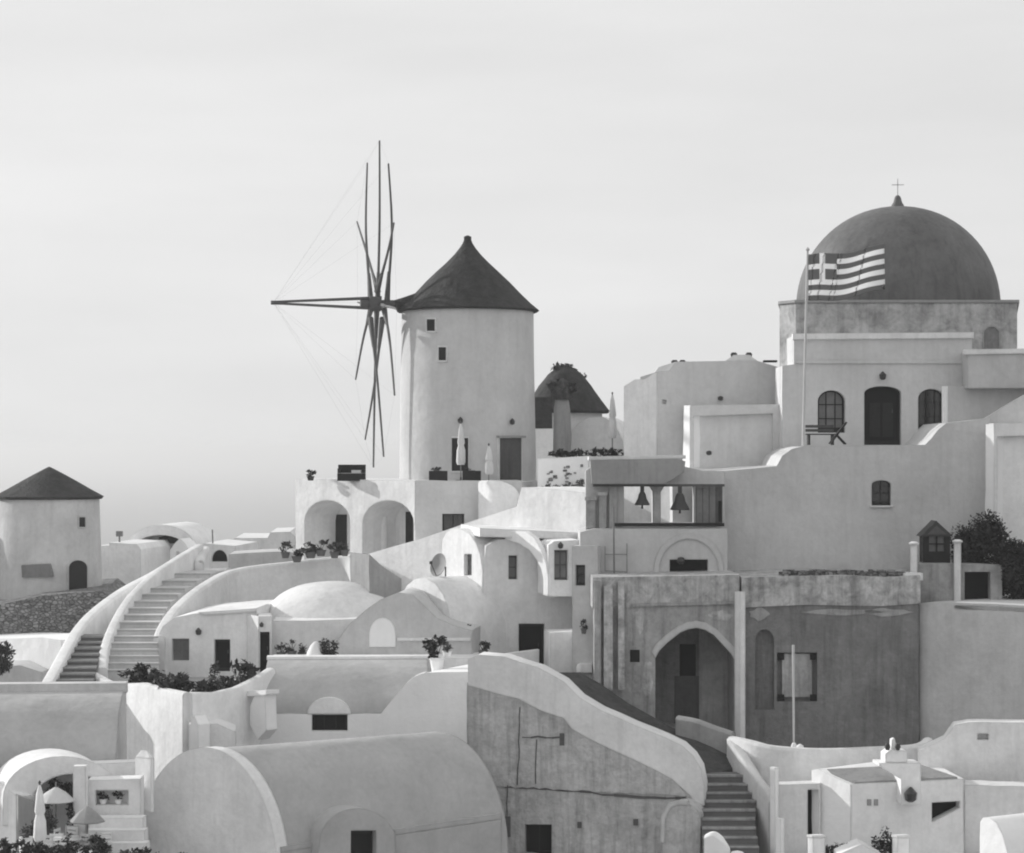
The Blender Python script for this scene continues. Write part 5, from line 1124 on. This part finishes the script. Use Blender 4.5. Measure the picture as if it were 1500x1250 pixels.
    bush(on(66, 76.9, zf), .4, .35, 1.0, 420, .08, 'tall thin dark plant behind the closed white umbrella', clump=6)
    potted(on(142, 74.0, zf), .9, .8, 'dark wide potted plant beside the round table', n=200); potted(on(78, 73.7, zf), .7, .5, 'small grey potted plant near the hedge', leaf='leafmid')
    random.seed(21)
    for k, (px, Y, lab) in enumerate(((66, 73.9, 'white chair right behind the hedge, beside the closed umbrella'), (92, 75.3, 'white chair under the open pale umbrella'), (112, 75.9, 'white chair against the patio column'), (150, 74.9, 'white chair at the foot of the masonry ledges'))): chair(on(px, Y, zf), k * 1.3, lab, 'bright')
    for px, Y, h, lab in ((97, 73.8, .75, 'white cylindrical planter drum behind the hedge'), (38, 73.8, .9, 'white cylindrical planter drum at the patio entrance')):
        c = on(px, Y, zf); t = thing('planter_drum', lab, 'planter', c); mb = MB(); lathe(mb, c, [(.2, 0), (.22, h * .95), (.22, h), (.17, h), (.16, h * .9)], 14); mb.build('drum', 'bright', t)
        mb = MB(); leaves(mb, c + UP * (h + .12), .24, .24, .2, 110, .06); mb.build('foliage', 'leafmid', t, smooth=0)
    for px, Y, h, lab in ((72, 75.2, 1.5, 'tall grey leafed plant left of the open pale umbrella'), (108, 76.2, 1.9, 'tall dark plant climbing beside the patio column'), (150, 74.2, .8, 'bushy dark potted plant at the end of the daybed'), (46, 75.0, 1.2, 'dark plant beside the narrow grey patio wall')):
        potted(on(px, Y, zf), h, .6, lab, pot='bright', leaf=('leafmid' if h == 1.5 else 'leaf'), n=180)
    for k, (px, Y) in enumerate(((88, 74.0), (124, 73.8))):
        c = on(px, Y, zf); t = thing('side_table', ('low white side table between chair and planter drum', 'low white side table beside the daybed')[k], 'table', c); mb = MB(); box(mb, c + UP * .4, .5, .5, .05, .3); mb.build('table_top', 'bright', t)
        for a_, b_ in ((-1, -1), (1, -1), (1, 1), (-1, 1)): mb = MB(); box(mb, c + Vector((a_ * .2, b_ * .2, 0)), .04, .04, .4); mb.build('leg', 'bright', t)
    # lounge bench
    c = on(140, 73.6, zf); t = thing('daybed', 'long white daybed on the patio in front of the hedge', 'bench', c)
    mb = MB(); box(mb, c + UP * .12, 1.7, .6, .2, -.3); mb.build('mattress', 'bright', t)
    mb = MB(); box(mb, c, 1.5, .5, .12, -.3); mb.build('base', 'offwhite', t)
    # hedge
    zh = Z(1262, 70.5); c = on(110, 70.5, zh - .4); t = thing('hedge', 'dark ragged hedge along the bottom of the patio', 'hedge', c); mb = MB()
    random.seed(5)
    for i in range(26): leaves(mb, on(-20 + i * 11.2, 70.5 + random.uniform(-.3, .3), zh + random.uniform(-.15, .22) + (.16 if i < 12 else 0)), .32, .4, .3, 150, .085)
    mb.build('foliage', 'leaf', t, smooth=0); mb = MB()
    for i in range(13): tube(mb, [on(-15 + i * 22, 70.5, zh - 1.6), on(-12 + i * 22, 70.5, zh + .1)], .04, 5)
    mb.build('stem', 'midwood', t)
left_vaults()

# ------------------------------------------------------------------ foreground right: white cube house
def cube_house():
    L, Rr, xy = corner(1246, 79.6, 1189, -50, 1412, 4)
    t = thing('cube_house', 'white cube house with sunlit side, thick chimney and black corner opening', 'house', P(1290, 1260, 80))
    wall(t, L, [(1189, 1290), (1189, 1128), (1202, 1128), (1246, 1149), (1246, 1290)], 4, (), 'bright', .2, 'sunlit_wall')
    bo = [(1365, 1176), (1406, 1174), (1406, 1184), (1368, 1204), (1365, 1204)]
    wall(t, Rr, [(1246.3, 1290), (1246.3, 1149), (1412, 1141), (1412, 1290)], 4, [bo], 'white', .6, 'front_wall')
    mb = MB(); slab(mb, [Rr.at(x, y, -.5) for x, y in bo], Rr.n, .05); mb.build('dark_opening', 'black', t)
    A_ = L.at(1193, 1129); C_ = Rr.at(1249, 1149); B_ = Rr.at(1409, 1141); D_ = A_ + B_ - C_; cc = (A_ + B_ + C_ + D_) / 4
    mb = MB(); slab(mb, [cc + (p - cc) * .94 + UP * .05 for p in (A_, C_, B_, D_)], UP, .12); mb.build('roof', 'greyplaster', t)  # shade on the roof is put into its greyer colour
    for x in (1270, 1280):
        mb = MB(); slab(mb, [Rr.at(a, b, .03) for a, b in rect(x, 1171, x + 6, 1180)], Rr.n, .06); mb.build('vent', 'greyplaster', t)
    # chimney: broad shoulder, stack, double cap
    cp = Plane(1322, 79.3, 4)
    def blk(poly, th, off, m='white', nm='chimney_stack'):
        mb = MB(); slab(mb, [cp.at(x, y, off) for x, y in poly], cp.n, th); return mb.build(nm, m, t)
    st = blk([(1318, 1178), (1318, 1140), (1306, 1134), (1286, 1122), (1286, 1117), (1347, 1117), (1347, 1178)], 1.0, .2)
    blk([(1296, 1116.5), (1296, 1104), (1304, 1098), (1328, 1100), (1328, 1116.5)], .7, .1, nm='chimney_cap')
    blk([(1306, 1098), (1307, 1084), (1311, 1082), (1315, 1098)], .3, -.05, nm='chimney_tip')
    for x, y in ((1299, 1094), (1314, 1094)):
        mb = MB(); lathe(mb, cp.at(x, y, .12), [(.06, -.1), (.1, 0), (.07, .12)], 8); mb.build('chimney_hole', 'metal', t)
    lamp(cp, 1331, 1163, 'black lantern on the thick chimney of the cube house', s=1.7)
    # left alley wall with dark door
    pl = Plane(1160, 80.6, -8); t = thing('alley_wall', 'grey alley wall with a tall black doorway left of the cube house', 'wall', P(1160, 1260, 80))
    d1 = rect(1183, 1157, 1199, 1290); wall(t, pl, [(1133, 1290), (1133, 1150), (1202, 1148), (1202, 1290)], .8, [d1], 'offwhite', .6); door(t, pl, d1, .6, m='black')
    for px, y0, y1, Y, lab in ((1132, 1125, 1165, 80.4, 'sunlit white wall end at the top of the alley'), (1140, 1200, 1290, 79.0, 'sunlit white wall end at the bottom of the alley')):
        L2, R2, xy2 = corner(px + 3, Y, px - 4, -60, px + 9, 20); mb = MB(); prism(mb, xy2, Z(max(y1, 1250), Y) - 1, Z(y0, Y)); tag(mb.build('alley_pier', 'bright', None, Vector((xy2[1][0], xy2[1][1], Z(1280, Y)))), lab, 'pier')
    # smooth walls to the right
    o = wall(None, Plane(1440, 82.6, -8), [(1340, 1300), (1346, 1100), (1384, 1082), (1398, 1062), (1420, 1058), (1740, 1062), (1740, 1300)], 1.0, [rect(1432, 1075, 1448, 1084)], 'offwhite', .35, 'parapet_wall'); tag(o, 'smooth white wall with one dark spout hole right of the chimney', 'wall')
    o = wall(None, Plane(1440, 80.5, -12), [(1412.5, 1300), (1412.5, 1150), (1740, 1158), (1740, 1300)], 1.2, (), 'offwhite', .2, 'step_wall'); tag(o, 'lower stepped white wall right of the cube house', 'wall')
    p3 = Plane(1440, 72.5, -58); 
    A = [(1434, 1300), (1436, 1204), (1440, 1198), (1450, 1198), (1460, 1206), (1469, 1224), (1476, 1250), (1479, 1300)]
    t = thing('round_end_house', 'bright quarter round house end at the bottom right', 'house', P(1450, 1290, 72.5)); t['label'] = 'bright quarter round house end below the stepped white wall'
    wall(t, p3, A, 5, (), 'bright', .2, 'end_wall')
    # posts, gate and plants at the bottom
    for px, lab in ((1196, 'square white gate post below the black alley doorway'), (1320, 'square white gate post under the thick chimney')):
        Y = 76; L2, R2, xy2 = corner(px - 5, Y, px - 13, -50, px + 13, 12); c = Vector((xy2[1][0], xy2[1][1], Z(1300, Y))); t = thing('gate_post', lab, 'post', c)
        mb = MB(); prism(mb, xy2, c.z - .6, Z(1228, Y)); mb.build('shaft', 'white', t); cx = sum(p[0] for p in xy2) / 4; cy = sum(p[1] for p in xy2) / 4
        mb = MB(); prism(mb, [(cx + (x - cx) * 1.12, cy + (y - cy) * 1.12) for x, y in xy2], Z(1228, Y) + .003, Z(1224, Y)); mb.build('cap', 'white', t)
    mb = MB(); q = Plane(1260, 76.4, 0); slab(mb, [q.at(x, y) for x, y in ((1225, 1300), (1228, 1252), (1262, 1237), (1292, 1252), (1296, 1300))], q.n, 1.2); tag(mb.build('pointed_wall', 'white', None, P(1260, 1300, 76.4)), 'low pointed white wall between the two gate posts', 'wall')
    random.seed(3)
    for i, (px, Y, h, lab) in enumerate(((1298, 77.4, 1.3, 'tall dark shrub beside the gate post under the chimney'), (1232, 77.6, .95, 'low dark shrub behind the pointed white wall'), (1215, 77.6, .8, 'low dark shrub beside the gate post below the alley'), (1268, 77.8, .8, 'low dark shrub at the foot of the cube house wall'))):
        bush(on(px, Y, Z(1275, Y)), .45, .35, h * .5, 420, .085, lab, clump=7)
    mb = MB(); prism(mb, [(X(1110, 75), 74.5), (X(1740, 75), 74.5), (X(1740, 79), 80), (X(1110, 79), 80)], Z(1275, 77.5) - 3, Z(1275, 77.5) - .02); tag(mb.build('courtyard_floor', 'cream', None, Vector((X(1300, 77), 77, Z(1275, 77.5) - 3))), 'pale courtyard floor in front of the cube house', 'courtyard')
cube_house()

# ------------------------------------------------------------------ sea haze
def haze():
    m = bpy.data.materials.new('haze'); m.use_nodes = True; t = m.node_tree; t.nodes.clear()
    o = t.nodes.new('ShaderNodeOutputMaterial'); v = t.nodes.new('ShaderNodeVolumePrincipled')
    v.inputs['Color'].default_value = g(.95); v.inputs['Density'].default_value = 3.5e-4; v.inputs['Anisotropy'].default_value = .3
    t.links.new(v.outputs[0], o.inputs['Volume']); MATS['haze'] = m
    mb = MB(); x, y0, y1, z0, z1 = 24500, -1600, 30500, -4.5, ZC + 16
    mb.add([(-x, y0, z0), (x, y0, z0), (x, y1, z0), (-x, y1, z0), (-x, y0, z1), (x, y0, z1), (x, y1, z1), (-x, y1, z1)], [(3, 2, 1, 0), (4, 5, 6, 7), (0, 1, 5, 4), (1, 2, 6, 5), (2, 3, 7, 6), (3, 0, 4, 7)])
    tag(mb.build('haze', 'haze', smooth=0), None, None, kind='stuff')
haze()
